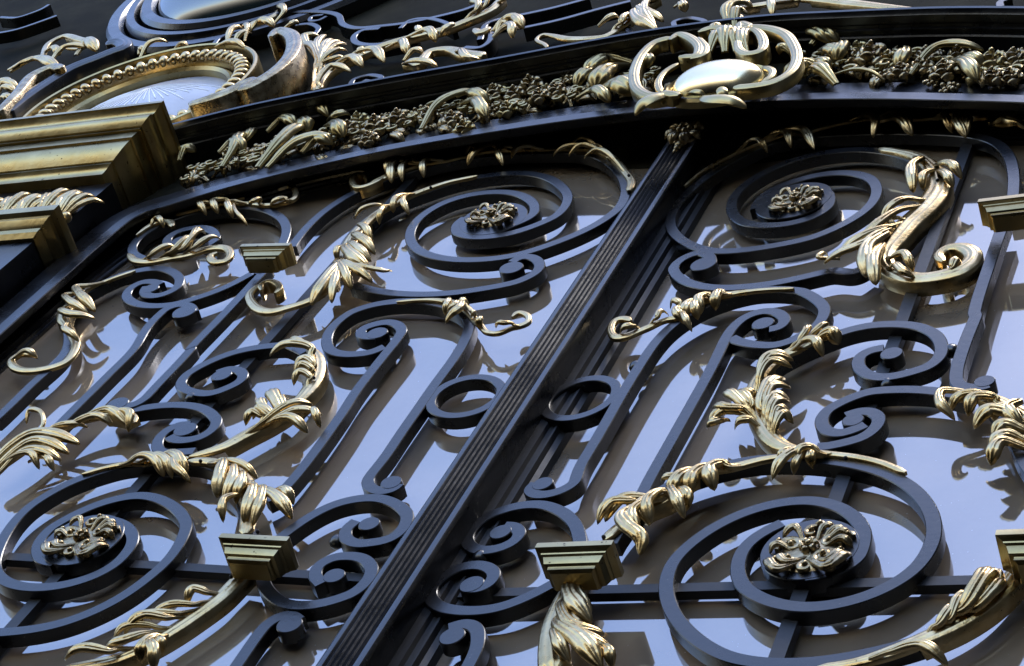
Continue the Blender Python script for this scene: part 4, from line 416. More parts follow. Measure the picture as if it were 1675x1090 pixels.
('R', 'long leaf sweeping up at the lower right', [(15.0, 2.0, 15.0, [(0.4674, -0.5196, 0.4), (0.4989, -0.5124, 0.5), (0.5259, -0.4992, 0.7), (0.5521, -0.4815, 0.8), (0.5778, -0.4603, 0.9), (0.5963, -0.4387, 0.9), (0.6091, -0.4166, 0.9), (0.6175, -0.3927, 1.0), (0.6249, -0.3709, 1.0)])], [(14.0, [(0.5814, -0.4547), (0.5928, -0.4244), (0.598, -0.3944)]), (11.0, [(0.5909, -0.4503), (0.6027, -0.4319), (0.6081, -0.4082)]), (8.0, [(0.5625, -0.4727), (0.57, -0.4567), (0.5755, -0.4452)]), (8.0, [(0.5716, -0.466), (0.5766, -0.4429), (0.585, -0.4265)]), (8.0, [(0.5328, -0.5106), (0.5572, -0.5087), (0.5795, -0.522)]), (8.0, [(0.6017, -0.4248), (0.604, -0.4105), (0.5974, -0.3956)])]),
('T', 'long frond rising to the right', [(17.0, 2.0, 10.0, [(-0.7894, 0.9795, 1.0), (-0.8084, 1.033, 1.0), (-0.8068, 1.0825, 1.0), (-0.7821, 1.1268, 0.9), (-0.7401, 1.1781, 0.8), (-0.6857, 1.2037, 0.8), (-0.6296, 1.2249, 0.8), (-0.5959, 1.2606, 0.9), (-0.5732, 1.2923, 1.0), (-0.5688, 1.3465, 1.0)])], [(11.0, [(-0.7942, 0.9991), (-0.7928, 1.055), (-0.7477, 1.0432)]), (13.0, [(-0.7939, 1.084), (-0.7717, 1.0924), (-0.7316, 1.0601)]), (13.0, [(-0.7727, 1.1218), (-0.735, 1.1187), (-0.6932, 1.0712)]), (13.0, [(-0.7284, 1.1537), (-0.6946, 1.1514), (-0.657, 1.097)]), (13.0, [(-0.6764, 1.1834), (-0.6503, 1.1832), (-0.6206, 1.1449)]), (14.0, [(-0.6206, 1.2045), (-0.6132, 1.2023), (-0.628, 1.1767)]), (11.0, [(-0.7656, 1.1346), (-0.7774, 1.1453), (-0.7679, 1.1463)]), (10.0, [(-0.6805, 1.2073), (-0.6901, 1.2216), (-0.6807, 1.2226)]), (12.0, [(-0.5906, 1.2719), (-0.5942, 1.2965), (-0.6282, 1.3313)]), (9.0, [(-0.5792, 1.2917), (-0.5901, 1.3349), (-0.6167, 1.3517)])]),
('T', 'shell-like fan', [(13.0, 2.0, 8.0, [(-0.8031, 0.9967, 0.6), (-0.8243, 1.0513, 0.8), (-0.8466, 1.115, 0.9)])], [(12.0, [(-0.8362, 1.0953), (-0.8879, 1.1839), (-0.911, 1.2641)]), (11.0, [(-0.8362, 1.0953), (-0.8678, 1.1782), (-0.8788, 1.2312)]), (11.0, [(-0.8362, 1.0953), (-0.8555, 1.1672), (-0.8562, 1.2169)]), (11.0, [(-0.8324, 1.0943), (-0.835, 1.1465), (-0.8315, 1.1945)]), (11.0, [(-0.8324, 1.0943), (-0.8225, 1.1282), (-0.8103, 1.1545)]), (11.0, [(-0.832, 1.0869), (-0.8099, 1.1028), (-0.7974, 1.1213)]), (12.0, [(-0.8526, 1.1143), (-0.904, 1.1884), (-0.95, 1.2168)]), (12.0, [(-0.8652, 1.1325), (-0.9442, 1.2463), (-0.9335, 1.2668)])]),
('T', 'ribbon of gilt leaf', [(16.0, 2.0, 10.0, [(-0.651, 1.0621, 1.0), (-0.6186, 1.0533, 1.0), (-0.6186, 1.1103, 0.8), (-0.5843, 1.1114, 0.8), (-0.535, 1.0761, 1.2), (-0.4886, 1.0527, 1.2)])], [(12.0, [(-0.6568, 1.0755), (-0.6461, 1.1012), (-0.6279, 1.1033)]), (12.0, [(-0.6278, 1.0394), (-0.5888, 1.0221), (-0.5609, 1.0146)]), (12.0, [(-0.5389, 1.0713), (-0.5019, 1.0194), (-0.4845, 1.0284)])]),
('T', 'gilt bud cluster', [(12.0, 2.0, 8.0, [(-0.567, 1.1983, 0.8), (-0.5455, 1.1769, 1.0), (-0.5343, 1.1959, 1.0)])], [(12.0, [(-0.5084, 1.1634), (-0.5043, 1.1843), (-0.4863, 1.1863)]), (14.0, [(-0.5064, 1.1408), (-0.4882, 1.1573), (-0.4632, 1.1645)]), (14.0, [(-0.5199, 1.1742), (-0.5048, 1.1994), (-0.4589, 1.1853)]), (13.0, [(-0.5263, 1.206), (-0.5044, 1.2143), (-0.4528, 1.1613)]), (12.0, [(-0.5158, 1.1952), (-0.4707, 1.1521), (-0.458, 1.1193)]), (15.0, [(-0.5724, 1.3211), (-0.5536, 1.3229), (-0.5457, 1.3442)])]),
('T', 'sprouting leaf with a coiled tip', [(13.0, 2.0, 10.0, [(-0.3687, 1.0571, 0.3), (-0.3811, 1.0745, 0.3), (-0.4067, 1.1031, 0.3), (-0.4022, 1.1232, 0.35), (-0.3805, 1.1132, 0.5), (-0.3416, 1.0876, 0.8), (-0.3025, 1.0761, 0.8), (-0.268, 1.0764, 0.8), (-0.2529, 1.1174, 0.9), (-0.2454, 1.1653, 1.0), (-0.2351, 1.2059, 1.2), (-0.222, 1.2388, 1.2)])], [(13.0, [(-0.3003, 1.1294), (-0.2861, 1.1394), (-0.2681, 1.1554)]), (18.0, [(-0.2378, 1.1603), (-0.2136, 1.1029), (-0.1697, 1.0619)]), (14.0, [(-0.2365, 1.1744), (-0.2046, 1.1284), (-0.1715, 1.1041)]), (14.0, [(-0.23, 1.2091), (-0.2084, 1.1225), (-0.1751, 1.0704)]), (13.0, [(-0.1736, 1.176), (-0.161, 1.172), (-0.1445, 1.1451)]), (9.0, [(-0.2543, 1.1225), (-0.2467, 1.1344), (-0.2481, 1.1564)]), (10.0, [(-0.246, 1.1058), (-0.2473, 1.1274), (-0.2422, 1.1473)])]),
('T', 'long leaf along the upper moulding', [(13.0, 2.0, 10.0, [(-0.0476, 1.0752, 0.7), (-0.0511, 1.1178, 0.8), (-0.0375, 1.1316, 0.9), (0.0028, 1.1379, 0.9), (0.0609, 1.1421, 1.0)])], [(11.0, [(0.0424, 1.1339), (0.0156, 1.135), (0.0274, 1.0701)]), (11.0, [(-0.0472, 1.1012), (-0.0431, 1.1308), (-0.0201, 1.1234)]), (12.0, [(-0.0467, 1.0724), (-0.0202, 1.0439), (-0.0068, 1.0331)])]),
('T', 'smooth long leaf lying on the upper moulding', [(16.0, 2.0, 9.0, [(0.0555, 1.14, 0.5), (0.1006, 1.1211, 0.9), (0.1595, 1.0866, 1.0), (0.2163, 1.0532, 0.8), (0.2679, 1.0241, 0.6), (0.3113, 1.0045, 0.3)])], []),
('T', 'gilt leaf behind the cartouche scroll', [(14.0, 2.0, 10.0, [(-1.1591, 1.3607, 0.8), (-1.1562, 1.4103, 1.0), (-1.1273, 1.4269, 1.0), (-1.1277, 1.4702, 0.8), (-1.1454, 1.489, 0.5)])], [(14.0, [(-1.139, 1.3522), (-1.1249, 1.3813), (-1.0793, 1.3591)]), (12.0, [(-1.0944, 1.3804), (-1.0855, 1.4198), (-1.1284, 1.4723)]), (12.0, [(-1.0512, 1.3341), (-1.0259, 1.3347), (-1.0239, 1.3587)]), (10.0, [(-1.1153, 1.2961), (-1.1345, 1.3508), (-1.1591, 1.3749)])]),
('T', 'small leaf beside the shell-like fan', [], [(12.0, [(-0.9831, 1.2735), (-0.9406, 1.2531), (-0.9252, 1.2644)])]),
('T', 'bronze leaf at the upper left', [(14.0, 2.0, 12.0, [(-1.6821, 1.3841, 0.7), (-1.7215, 1.4657, 0.7), (-1.7074, 1.5021, 0.8), (-1.6476, 1.471, 0.9), (-1.5888, 1.4273, 0.8), (-1.588, 1.401, 0.7), (-1.6401, 1.4158, 0.5)])], [(18.0, [(-1.7152, 1.3055), (-1.6791, 1.3381), (-1.5586, 1.2724)]), (16.0, [(-1.728, 1.3173), (-1.683, 1.3138), (-1.6625, 1.3506)]), (13.0, [(-1.6658, 1.3859), (-1.6522, 1.3907), (-1.622, 1.3651)]), (20.0, [(-1.5706, 1.3508), (-1.572, 1.4027), (-1.5138, 1.3519)]), (14.0, [(-1.6129, 1.3034), (-1.6085, 1.3699), (-1.5579, 1.3814)])]),
('T', 'fluted leaf at the left edge', [], [(14.0, [(-1.6575, 1.1685), (-1.6628, 1.2097), (-1.6105, 1.1887)]), (13.0, [(-1.6365, 1.1398), (-1.6345, 1.1708), (-1.5948, 1.161)]), (13.0, [(-1.6227, 1.1209), (-1.6068, 1.1327), (-1.5756, 1.1175)]), (14.0, [(-1.6963, 1.21), (-1.6801, 1.2222), (-1.6395, 1.2119)])]),
('T', 'buds above the oval window', [], [(13.0, [(-1.3628, 1.2849), (-1.3605, 1.3254), (-1.3329, 1.3509)]), (12.0, [(-1.38, 1.3061), (-1.383, 1.3235), (-1.3672, 1.3108)]), (11.0, [(-1.2885, 1.2968), (-1.2772, 1.31), (-1.2599, 1.3133)]), (13.0, [(-1.151, 1.2821), (-1.1662, 1.3355), (-1.1669, 1.3773)]), (13.0, [(-1.1333, 1.2771), (-1.1337, 1.3177), (-1.1233, 1.3392)]), (11.0, [(-1.1824, 1.2911), (-1.1466, 1.2809), (-1.0877, 1.2481)])]),
('C', 'cartouche_scroll', [(12.0, 14.0, 15.0, [(-0.0461, 0.7995), (-0.0681, 0.7893), (-0.0759, 0.7503), (-0.0715, 0.7018), (-0.0593, 0.6526), (-0.0368, 0.605), (-0.0066, 0.5769), (0.0138, 0.5789), (0.0356, 0.5682)]), (12.0, 14.0, 15.0, [(0.0569, 0.8113), (0.1013, 0.7945), (0.1364, 0.764), (0.1648, 0.7104), (0.183, 0.6523), (0.1831, 0.604), (0.1661, 0.5789), (0.1383, 0.5725), (0.1129, 0.5747)]), (8.0, 6.0, 14.0, [(-0.0111, 0.71), (-0.0227, 0.6843), (-0.0212, 0.6443), (-0.0062, 0.6074)]), (8.0, 6.0, 14.0, [(0.1313, 0.6606), (0.1481, 0.6439), (0.152, 0.6187), (0.1435, 0.603)])], []),
('C', 'cartouche_crest', [(11.0, 16.0, 20.0, [(-0.0436, 0.7847, 0.7), (-0.0376, 0.8063, 0.9), (-0.0149, 0.7885, 1.0), (0.015, 0.7407, 1.0), (0.0186, 0.7073, 1.0), (-0.0068, 0.7115, 0.8)]), (9.0, 16.0, 18.0, [(0.0023, 0.7804, 0.7), (0.0277, 0.7341, 0.9), (0.0307, 0.7069, 0.9), (0.0144, 0.6969, 0.6)]), (11.0, 16.0, 20.0, [(0.0705, 0.7523, 0.7), (0.0861, 0.7089, 0.9), (0.1051, 0.6909, 1.0), (0.119, 0.6964, 1.0), (0.1139, 0.7363, 1.0), (0.0849, 0.7878, 0.8), (0.0724, 0.7849, 0.7)]), (11.0, 14.0, 16.0, [(-0.0066, 0.8093, 0.8), (0.0121, 0.8223, 1.0), (0.0408, 0.8074, 1.0), (0.0656, 0.7877, 1.0), (0.0559, 0.8253), (0.0773, 0.8051)])], [(16.0, [(0.0347, 0.8301), (0.0159, 0.8991), (0.0357, 0.9383)]), (14.0, [(0.0428, 0.8277), (0.037, 0.8861), (0.0487, 0.8887)]), (15.0, [(0.0217, 0.7972), (0.015, 0.8299), (0.0266, 0.8326)]), (18.0, [(0.0258, 0.748), (0.028, 0.7832), (0.0268, 0.814)]), (18.0, [(0.0519, 0.7407), (0.0439, 0.7786), (0.0357, 0.8175)]), (16.0, [(0.0684, 0.7419), (0.0579, 0.7806), (0.0517, 0.8127)]), (16.0, [(0.0914, 0.718), (0.0745, 0.7638), (0.0693, 0.8014)]), (14.0, [(0.0747, 0.7661), (0.0738, 0.7996), (0.0797, 0.818)]), (16.0, [(-0.0788, 0.7354), (-0.0692, 0.7447), (-0.0611, 0.7189)]), (12.0, [(0.159, 0.71), (0.1436, 0.7206), (0.1398, 0.7153)])]),
('C', 'cartouche_lobe', [], [(19.0, [(0.0282, 0.6003), (0.006, 0.5734), (-0.0247, 0.5408)]), (11.0, [(0.0197, 0.6051), (0.0097, 0.5994), (0.0103, 0.5671)]), (18.0, [(0.064, 0.5808), (0.0914, 0.5323), (0.1436, 0.5202)]), (11.0, [(0.0788, 0.5932), (0.0918, 0.5794), (0.1045, 0.55)]), (8.0, [(0.035, 0.5932), (0.0582, 0.5769), (0.073, 0.5733)])]),
('D', 'garland_leaf', [], [(13.0, [(-0.1344, 0.8523), (-0.1584, 0.8651), (-0.1812, 0.8538)]), (18.0, [(-0.126, 0.8223), (-0.1628, 0.8229), (-0.1907, 0.7815)]), (22.0, [(-0.1285, 0.8138), (-0.1451, 0.7699), (-0.153, 0.7248)]), (15.0, [(-0.1733, 0.8073), (-0.1792, 0.7786), (-0.1916, 0.7431)]), (24.0, [(-0.1467, 0.7291), (-0.1141, 0.7154), (-0.0748, 0.6831)]), (11.0, [(-0.177, 0.7017), (-0.1499, 0.701), (-0.1107, 0.6635)]), (10.0, [(-0.2095, 0.8352), (-0.1907, 0.8427), (-0.1651, 0.8296)]), (16.0, [(-0.6641, 0.5531), (-0.6545, 0.6218), (-0.6496, 0.6969)]), (13.0, [(-0.6449, 0.5496), (-0.6219, 0.604), (-0.5727, 0.6426)]), (14.0, [(-0.6058, 0.5952), (-0.5901, 0.6204), (-0.56, 0.6143)]), (10.0, [(-0.6876, 0.7415), (-0.6679, 0.7618), (-0.6237, 0.7304)]), (12.0, [(-0.7249, 0.6979), (-0.7054, 0.7179), (-0.6662, 0.6975)]), (14.0, [(-0.6134, 0.6951), (-0.5775, 0.6698), (-0.5489, 0.6349)]), (11.0, [(-0.6203, 0.7206), (-0.5939, 0.7088), (-0.5777, 0.7232)]), (10.0, [(-0.4156, 0.6412), (-0.4096, 0.7092), (-0.3637, 0.7641)]), (12.0, [(-0.3872, 0.7277), (-0.3541, 0.7142), (-0.3085, 0.6548)]), (12.0, [(-0.4012, 0.761), (-0.368, 0.7411), (-0.3299, 0.7144)]), (15.0, [(-0.6795, 0.6973), (-0.6597, 0.7051), (-0.6327, 0.6755)]), (12.0, [(-0.7399, 0.5699), (-0.7385, 0.6095), (-0.7589, 0.684)]), (12.0, [(-0.8466, 0.6128), (-0.8488, 0.6426), (-0.8318, 0.6451)]), (14.0, [(-0.7796, 0.6291), (-0.7605, 0.6487), (-0.7256, 0.6185)]), (10.0, [(-0.7506, 0.6526), (-0.7375, 0.6618), (-0.7457, 0.6933)]), (14.0, [(0.122, 0.8543), (0.1523, 0.8389), (0.1887, 0.8053)]), (16.0, [(0.2093, 0.7017), (0.179, 0.7126), (0.1521, 0.6766)]), (15.0, [(0.2337, 0.6473), (0.1996, 0.6889), (0.1821, 0.6995)]), (14.0, [(0.1589, 0.8105), (0.1729, 0.8296), (0.201, 0.8084)]), (16.0, [(0.1784, 0.7823), (0.1979, 0.7641), (0.2198, 0.7454)]), (9.0, [(0.3335, 0.6546), (0.3612, 0.7132), (0.4257, 0.7089)]), (12.0, [(0.3837, 0.692), (0.4087, 0.6528), (0.4324, 0.6036)]), (12.0, [(0.3931, 0.6925), (0.4155, 0.6686), (0.4342, 0.652)]), (13.0, [(0.3015, 0.7481), (0.3167, 0.7192), (0.3149, 0.6772)]), (12.0, [(0.1698, 0.7088), (0.1937, 0.715), (0.2127, 0.6977)]), (14.0, [(0.1973, 0.7899), (0.2196, 0.7581), (0.2161, 0.7277)]), (3.0, [(0.2124, 0.6765), (0.2548, 0.6628), (0.3044, 0.6327)])]),
('T', 'oval_scroll', [(22.0, 50.0, 65.0, [(-0.948, 0.8691, 0.6), (-0.9616, 0.8556, 0.8), (-0.9193, 0.8824, 1.0), (-0.8829, 0.9347, 1.0), (-0.8794, 0.903, 1.0), (-0.8573, 0.9523, 1.0), (-0.8574, 1.0265, 1.0), (-0.8815, 1.0992, 1.0), (-0.9297, 1.1703, 0.9), (-0.9681, 1.1935, 0.8), (-0.9649, 1.1615, 0.6)])], []),
('T', 'oval_band', [(20.0, 20.0, 35.0, [(-1.5297, 1.016, 0.7), (-1.5516, 1.112, 0.9), (-1.5796, 1.2139, 1.0), (-1.5545, 1.2479, 1.0), (-1.5179, 1.23, 0.8)])], []),
('T', 'oval_rim', [(26.0, 6.0, 40.0, [(-1.5394, 1.0417), (-1.5427, 1.1183), (-1.5364, 1.195), (-1.5232, 1.2642), (-1.4894, 1.3045), (-1.4667, 1.3315), (-1.4471, 1.3512), (-1.4838, 1.3959), (-1.5173, 1.397)])], []),
]
FLOWERS=[(-0.5615, 0.7153, 0.0131), (-0.506, 0.6706, 0.0174), (-0.4758, 0.6903, 0.0141), (-0.4599, 0.6985, 0.0109), (-0.3746, 0.6737, 0.012), (-0.3363, 0.759, 0.012), (-0.3338, 0.7644, 0.0135), (-0.2812, 0.7756, 0.0152), (-0.2438, 0.719, 0.0109), (-0.2902, 0.695, 0.0098), (-0.5616, 0.6797, 0.0076), (-0.4228, 0.6903, 0.0098), (-0.3677, 0.7485, 0.0087), (-0.499, 0.626, 0.0087), (-0.2956, 0.7432, 0.0098), (-0.2414, 0.7478, 0.0109), (0.2277, 0.7512, 0.0084), (0.2676, 0.734, 0.018), (0.2923, 0.7211, 0.0144), (0.3429, 0.6832, 0.012), (0.3818, 0.6493, 0.0144), (0.4435, 0.6683, 0.0187), (0.4714, 0.6725, 0.0144), (0.4514, 0.6141, 0.012), (0.2354, 0.7809, 0.0108), (0.345, 0.7251, 0.0096), (0.3911, 0.7064, 0.0096), (0.4299, 0.6368, 0.012), (0.4738, 0.6141, 0.012), (0.3199, 0.6653, 0.0108), (-0.7524, 0.6196, 0.0131), (-0.6748, 0.6448, 0.0098), (-0.2245, 0.7378, 0.0087), (-0.3407, 0.6378, 0.0087)]
BERRIES=[(-0.7174, 0.6359, 0.0207), (-0.4589, 0.734, 0.0131), (-0.4302, 0.7453, 0.0109), (-0.228, 0.7986, 0.0152), (-0.2176, 0.8142, 0.0109), (-0.3459, 0.7674, 0.0131), (-0.2354, 0.7822, 0.0131), (0.291, 0.7153, 0.0108), (0.3248, 0.7431, 0.0108), (0.3554, 0.7346, 0.0108), (0.3678, 0.6354, 0.0108), (0.4004, 0.7221, 0.0096), (0.4771, 0.7067, 0.012), (0.395, 0.6113, 0.012), (-0.5164, 0.7231, 0.0087), (-0.5812, 0.7622, 0.0098), (-0.5843, 0.7143, 0.0087), (-0.3081, 0.7823, 0.0109), (-0.3218, 0.714, 0.0109), (0.2895, 0.6732, 0.012)]
K={'ringL': (-0.0714, -0.0386, 0.0), 'ringR': (0.0734, -0.0379, 0.0), 'rL1': (-0.221, 0.4227, 0.006), 'rR1': (0.2223, 0.4146, 0.006), 'rL2': (-0.4171, -0.3521, 0.006), 'rR2': (0.4217, -0.3534, 0.006), 'cor_top': (-0.8539, 0.6393, 0.12), 'cor_bot': (-0.9185, 0.5001, 0.065), 'cap_top': (-0.8789, 0.344, 0.085), 'cap_bot': (-0.923, 0.3529, 0.055), 'dome': (0.0806, 0.6083, 0.075), 'dome_r': (0.1331, 0.6525, 0.05), 'boss': (-1.2487, 1.7356, -0.02), 'bossl': (-1.5683, 1.5483, -0.02), 'mask': (0.0051, 0.631, 0.03), 'screws': [(-0.3431, -0.2028, 0.011, 'L'), (0.1984, -0.3967, 0.011, 'R'), (0.2212, -0.4928, 0.011, 'R'), (0.2056, -0.3273, 0.011, 'R'), (-0.1871, -0.409, 0.011, 'L'), (-0.352, 0.5103, 0.011, 'L'), (-0.197, -0.3305, 0.011, 'L'), (0.4265, -0.2107, 0.011, 'R'), (-0.0476, 0.5264, 0.011, 'L'), (0.4101, 0.4093, 0.011, 'R'), (-0.2841, -0.0182, 0.011, 'L')], 'knobs': [(-0.4523, -0.0446, -0.004), (-0.1084, -0.3204, -0.004), (0.4339, -0.0502, -0.004), (0.0642, -0.3325, -0.004), (0.4912, 0.0093, -0.004), (0.1184, 0.0329, -0.004)]}
SMW = .0152

# ------------------------------------------------------------ the wall behind
mb = MB(); mb.box(-3.2, 3.2, -3.3, 4.4, -.32, -.20)
single('wall', mb, VOID, 'black recess the doors and transom are set into', 'wall', base=(0, -3.3, -.2), kind='structure')

mb = MB(); mb.box(2.3, 3.2, -3.3, 9.5, -.20, 7.5)
single('sky_blocker', mb, BLOCKM, 'added dark stone block out of view on the right, shutting off the sky there', 'wall', base=(2.7, -3.3, 0), kind='structure')  # added unseen block, keeps right-hand sky off the bar sides

# ------------------------------------------------------------ arch (frame line of the fixed surround)
ARCH = [(-.832, -2.2), (-.832, -.4), (-.832, .08), (-.8305, .38), (-.8250, .424), (-.810, .445), (-.7865, .4555), (-.7515, .4780), (-.7062, .5035), (-.6540, .5270), (-.5525, .5650),
        (-.4330, .5980), (-.2730, .6260), (-.1600, .6390), (-.0500, .6440), (.0850, .6400), (.2010, .6260), (.3140, .6010), (.40, .5760), (.4985, .5460), (.60, .508), (.69, .470), (.770, .428), (.820, .392), (.832, .365), (.832, -.4), (.832, -2.2)]
fr = thing('door_frame', 'black iron arched door frame with a smooth bluish face around both leaves', 'door frame', base=(0, -2.2, -.1))
P = smooth_pts(spline(ARCH, .012), 2)
mb = MB(); sweep(mb, P, [(-.0100, .012), (-.0100, .0188), (-.0088, .020), (.0115, .020), (.0127, .0188), (.0127, .012)])
add('arch_band', mb, IRON, fr)
mb = MB(); sweep(mb, P, [(.062, .0115), (-.0065, .0115), (-.0065, .0080), (.0010, .0070), (.0010, .0035), (.0080, .0020), (.0080, -.0010), (.020, -.003), (.050, -.010), (.056, -.020), (.056, -.055), (.062, -.055)])
add('inner_moulding', mb, IRON, fr)

# ------------------------------------------------------------ door leaves
def build_leaf(pl, sgn, label):
    d = thing('door_leaf', label, 'door', pl, (sgn * .43, -2.2, 0))
    # glass
    mb = MB(); mb.box(min(sgn * .02, sgn * .86), max(sgn * .02, sgn * .86), -2.18, .74, -.0340, -.0245 if sgn < 0 else -.0262)
    add('glass_pane', mb, GLASS, d, label=None)
    # hinge stile + top rail moulding following the arch, in the leaf plane
    A = [(.818, -2.19), (.818, -.4), (.818, .168), (.812, .33), (.790, .415), (.745, .478), (.678, .530), (.616, .572), (.547, .605), (.40, .655), (.25, .685), (.089, .702), (.012, .705)] if sgn < 0 else \
        [(.818, -2.19), (.818, -.4), (.818, .20), (.805, .36), (.76, .43), (.69, .475), (.60, .520), (.50, .558), (.341, .606), (.185, .640), (.09, .655), (.014, .662)]
    Pm = smooth_pts(spline([(sgn * x, y) for x, y in A], .012), 2)
    s = 1 if sgn < 0 else -1
    pr = [(.0, -.0290), (.0, -.0195), (.0050, -.0185), (.0065, -.0150), (.0100, -.0145), (.0115, -.0175), (.0160, -.0175), (.0175, -.0120), (.0210, -.0115), (.0225, -.0140), (.060, -.0140), (.060, -.0290)]
    mb = MB(); sweep(mb, Pm, [(s * a, z) for a, z in pr])
    add('border_moulding', mb, IRON, d)
    mb = MB(); mb.box(*sorted((sgn * .012, sgn * .86)), -2.19, -2.0, -.03, -.004)
    add('bottom_rail', mb, IRON, d)
    n = 0; discs = []; leaf_objs = []
    for i, (p_, w, pts, dd) in enumerate(SCROLLS):
        if p_ != pl: continue
        o = add('scroll', scroll_mesh(SMW * w / 12.5, pts, dd, .00022 * (n % 9)), IRON, d, 30); n += 1
        if dd and dd[2] > .036: discs.append((dd, o))
    for p_, w, pts in BARS:
        if p_ != pl: continue
        (x0, y0), (x1, y1) = pts[0], pts[-1]
        if abs(x1 - x0) < .1:
            xm = sum(q[0] for q in pts) / len(pts) + sgn * .0; mb = MB(); mb.box(xm - .0075, xm + .0075, -2.0, .66, -.0200, -.0095)
        else:
            ym = (y0 + y1) / 2; mb = MB(); mb.box(*sorted((sgn * .05, sgn * .82)), ym - .0065, ym + .0065, -.0201, -.0100)
        add('glazing_bar', mb, DARKIRON, d)
    k = K['ringL' if pl == 'L' else 'ringR']; k_r = .0425
    mb = MB(); c = [(k[0] + k_r * cos(2 * pi * q / 72), k[1] + k_r * sin(2 * pi * q / 72)) for q in range(72)]
    sweep(mb, c, bar_prof(.0125, T_BAR, .0004), True); add('ring', mb, IRON, d, 30)
    for i, (p_, look, st, pt) in enumerate(LEAVES):
        if p_ != pl: continue
        o = add('acanthus_leaf', leaf_mesh(st, pt, 100 + i), GILT, d, 50)
        o['label'] = 'gilt acanthus: ' + look
        leaf_objs.append((st, o))
    for x, y, z, g in K['screws']:
        if g != pl: continue
        def dist(e): return min((q[0] - x) ** 2 + (q[1] - y) ** 2 for s_ in e[0] for q in s_[3])
        par = min((e for e in leaf_objs if e[0]), key=dist)[1]
        mb = MB(); ellipsoid(mb, x, y, z - .001, .0022, .0022, .0025, 14, 8); add('screw', mb, VOID, par, 60)
    for q in (('rL1', 'rL2') if pl == 'L' else ('rR1', 'rR2')):
        kk = K[q]; dd, so = min(discs, key=lambda c: (c[0][0] - kk[0]) ** 2 + (c[0][1] - kk[1]) ** 2)
        add('rosette', rosette_mesh(kk[0], kk[1], (.034 if q[2] == '1' else .040), .0, 5 if pl == 'L' else 9), BRONZEG, so, 50)
    bp = [(0, 0, .047), (.0015, -.0006, .0475), (.0080, -.0006, .0475), (.0085, .0010, .0460), (.0110, .0055, .0425), (.0125, .0060, .0420), (.0140, .0085, .0400), (.0145, .0085, .0400), (.0215, .0110, .0375), (.0225, .0150, .0345), (.0240, .0150, .0340), (.0262, .0150, .0340), (.0270, .0170, .0320), (.0280, .0180, .0300)]
    tops = [(-.1992, -.1181, -.384), (-.5335, -.455, .273)] if pl == 'L' else [(.1674, .2469, -.385), (.4915, .569, .2635), (.6075, .688, -.392)]
    for x0, x1, y in tops:
        q, zb_ = (.74, .016) if y > 0 else (1.0, .010)
        bq = [(dy * (1.05 if y > 0 else 1), ins, .047 - (.047 - z) * q) for dy, ins, z in bp]
        mb = MB(); moulded_block(mb, x0, x1, y, bq, zb_); add('bracket', mb, BRASS, d, 20)
    for kk in K['knobs']:
        if (kk[0] < 0) == (pl == 'L'):
            mb = MB(); ellipsoid(mb, kk[0], kk[1], -.006, .0085, .0095, .0075, 16, 10); add('collar_knob', mb, IRON, d, 60)
    return d
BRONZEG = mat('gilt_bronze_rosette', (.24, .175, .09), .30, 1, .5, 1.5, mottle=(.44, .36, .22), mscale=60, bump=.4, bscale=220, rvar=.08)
LD = build_leaf('L', -1, 'left leaf of the iron scrollwork doors, carrying the fluted centre post')
RD = build_leaf('R', 1, 'right leaf of the iron scrollwork doors, with the great S-shaped gilt leaf')

# meeting stiles
def stile(d, x0, x1, y0, y1, z, flutes):
    mb = MB(); w = x1 - x0
    lv = [(0, -.03 - z), (0, -.0070), (.025, -.0040), (.06, -.0022), (.12, -.0013), (.18, -.0016), (.21, -.0028), (.228, -.0046), (.245, -.0050)]
    for k in range(flutes):
        a = .255 + .124 * k
        lv += [(a, -.0048), (a + .018, -.0022), (a + .045, -.0010), (a + .078, -.0022), (a + .096, -.0048), (a + .110, -.0056)]
    lv += [(.755, -.0050), (.775, -.0040), (.80, -.0022), (.86, -.0013), (.93, -.0018), (.975, -.0038), (1, -.0070), (1, -.03 - z)]
    pr = [(x0 + w * u, z + dz) for u, dz in lv]
    rows = [[(x, y, zz) for x, zz in pr] for y in (y0, y0 + (y1 - y0) * .5, y1)]
    mb.grid(rows, close_u=True, cap0=True, cap1=True)
    return mb
add('meeting_stile', stile(LD, -.0145, .0360, -2.2, .660, .026, 4), IRON, LD, 30)
mb = MB()
pr = [(.0345, -.028), (.0345, -.004), (.047, -.004), (.049, -.009), (.055, -.009), (.057, -.0065), (.060, -.0065), (.062, -.013), (.068, -.016), (.069, -.0290)]
mb.grid([[(x, y, z) for x, z in pr] for y in (-2.2, .70)], close_u=True, cap0=True, cap1=True)
add('meeting_stile', mb, DARKIRON, RD, 30)
# flower mask crowning the centre post
mk = K['mask']; mb = MB(); mx_, my_ = .0115, .622
ellipsoid(mb, mx_, my_, .022, .026, .028, .013, 20, 8)
for k in range(8):
    a = 2 * pi * k / 8; petal(mb, .013, [(mx_ + .004 * cos(a), my_ + .004 * sin(a)), (mx_ + .016 * cos(a + .2), my_ + .017 * sin(a + .2)), (mx_ + .031 * cos(a + .3), my_ + .034 * sin(a + .3))], .028, .9, k)
for k in range(5):
    a = 2 * pi * k / 5; ellipsoid(mb, mx_ + .008 * cos(a), my_ + .009 * sin(a), .036, .005, .005, .005, 10, 6)
for k in range(3):
    ellipsoid(mb, mx_ - .001, my_ - .030 - .010 * k, .024 - .001 * k, .008 - .0018 * k, .008 - .001 * k, .006, 12, 6)
add('flower_boss', mb, BRONZEG, LD, 50)

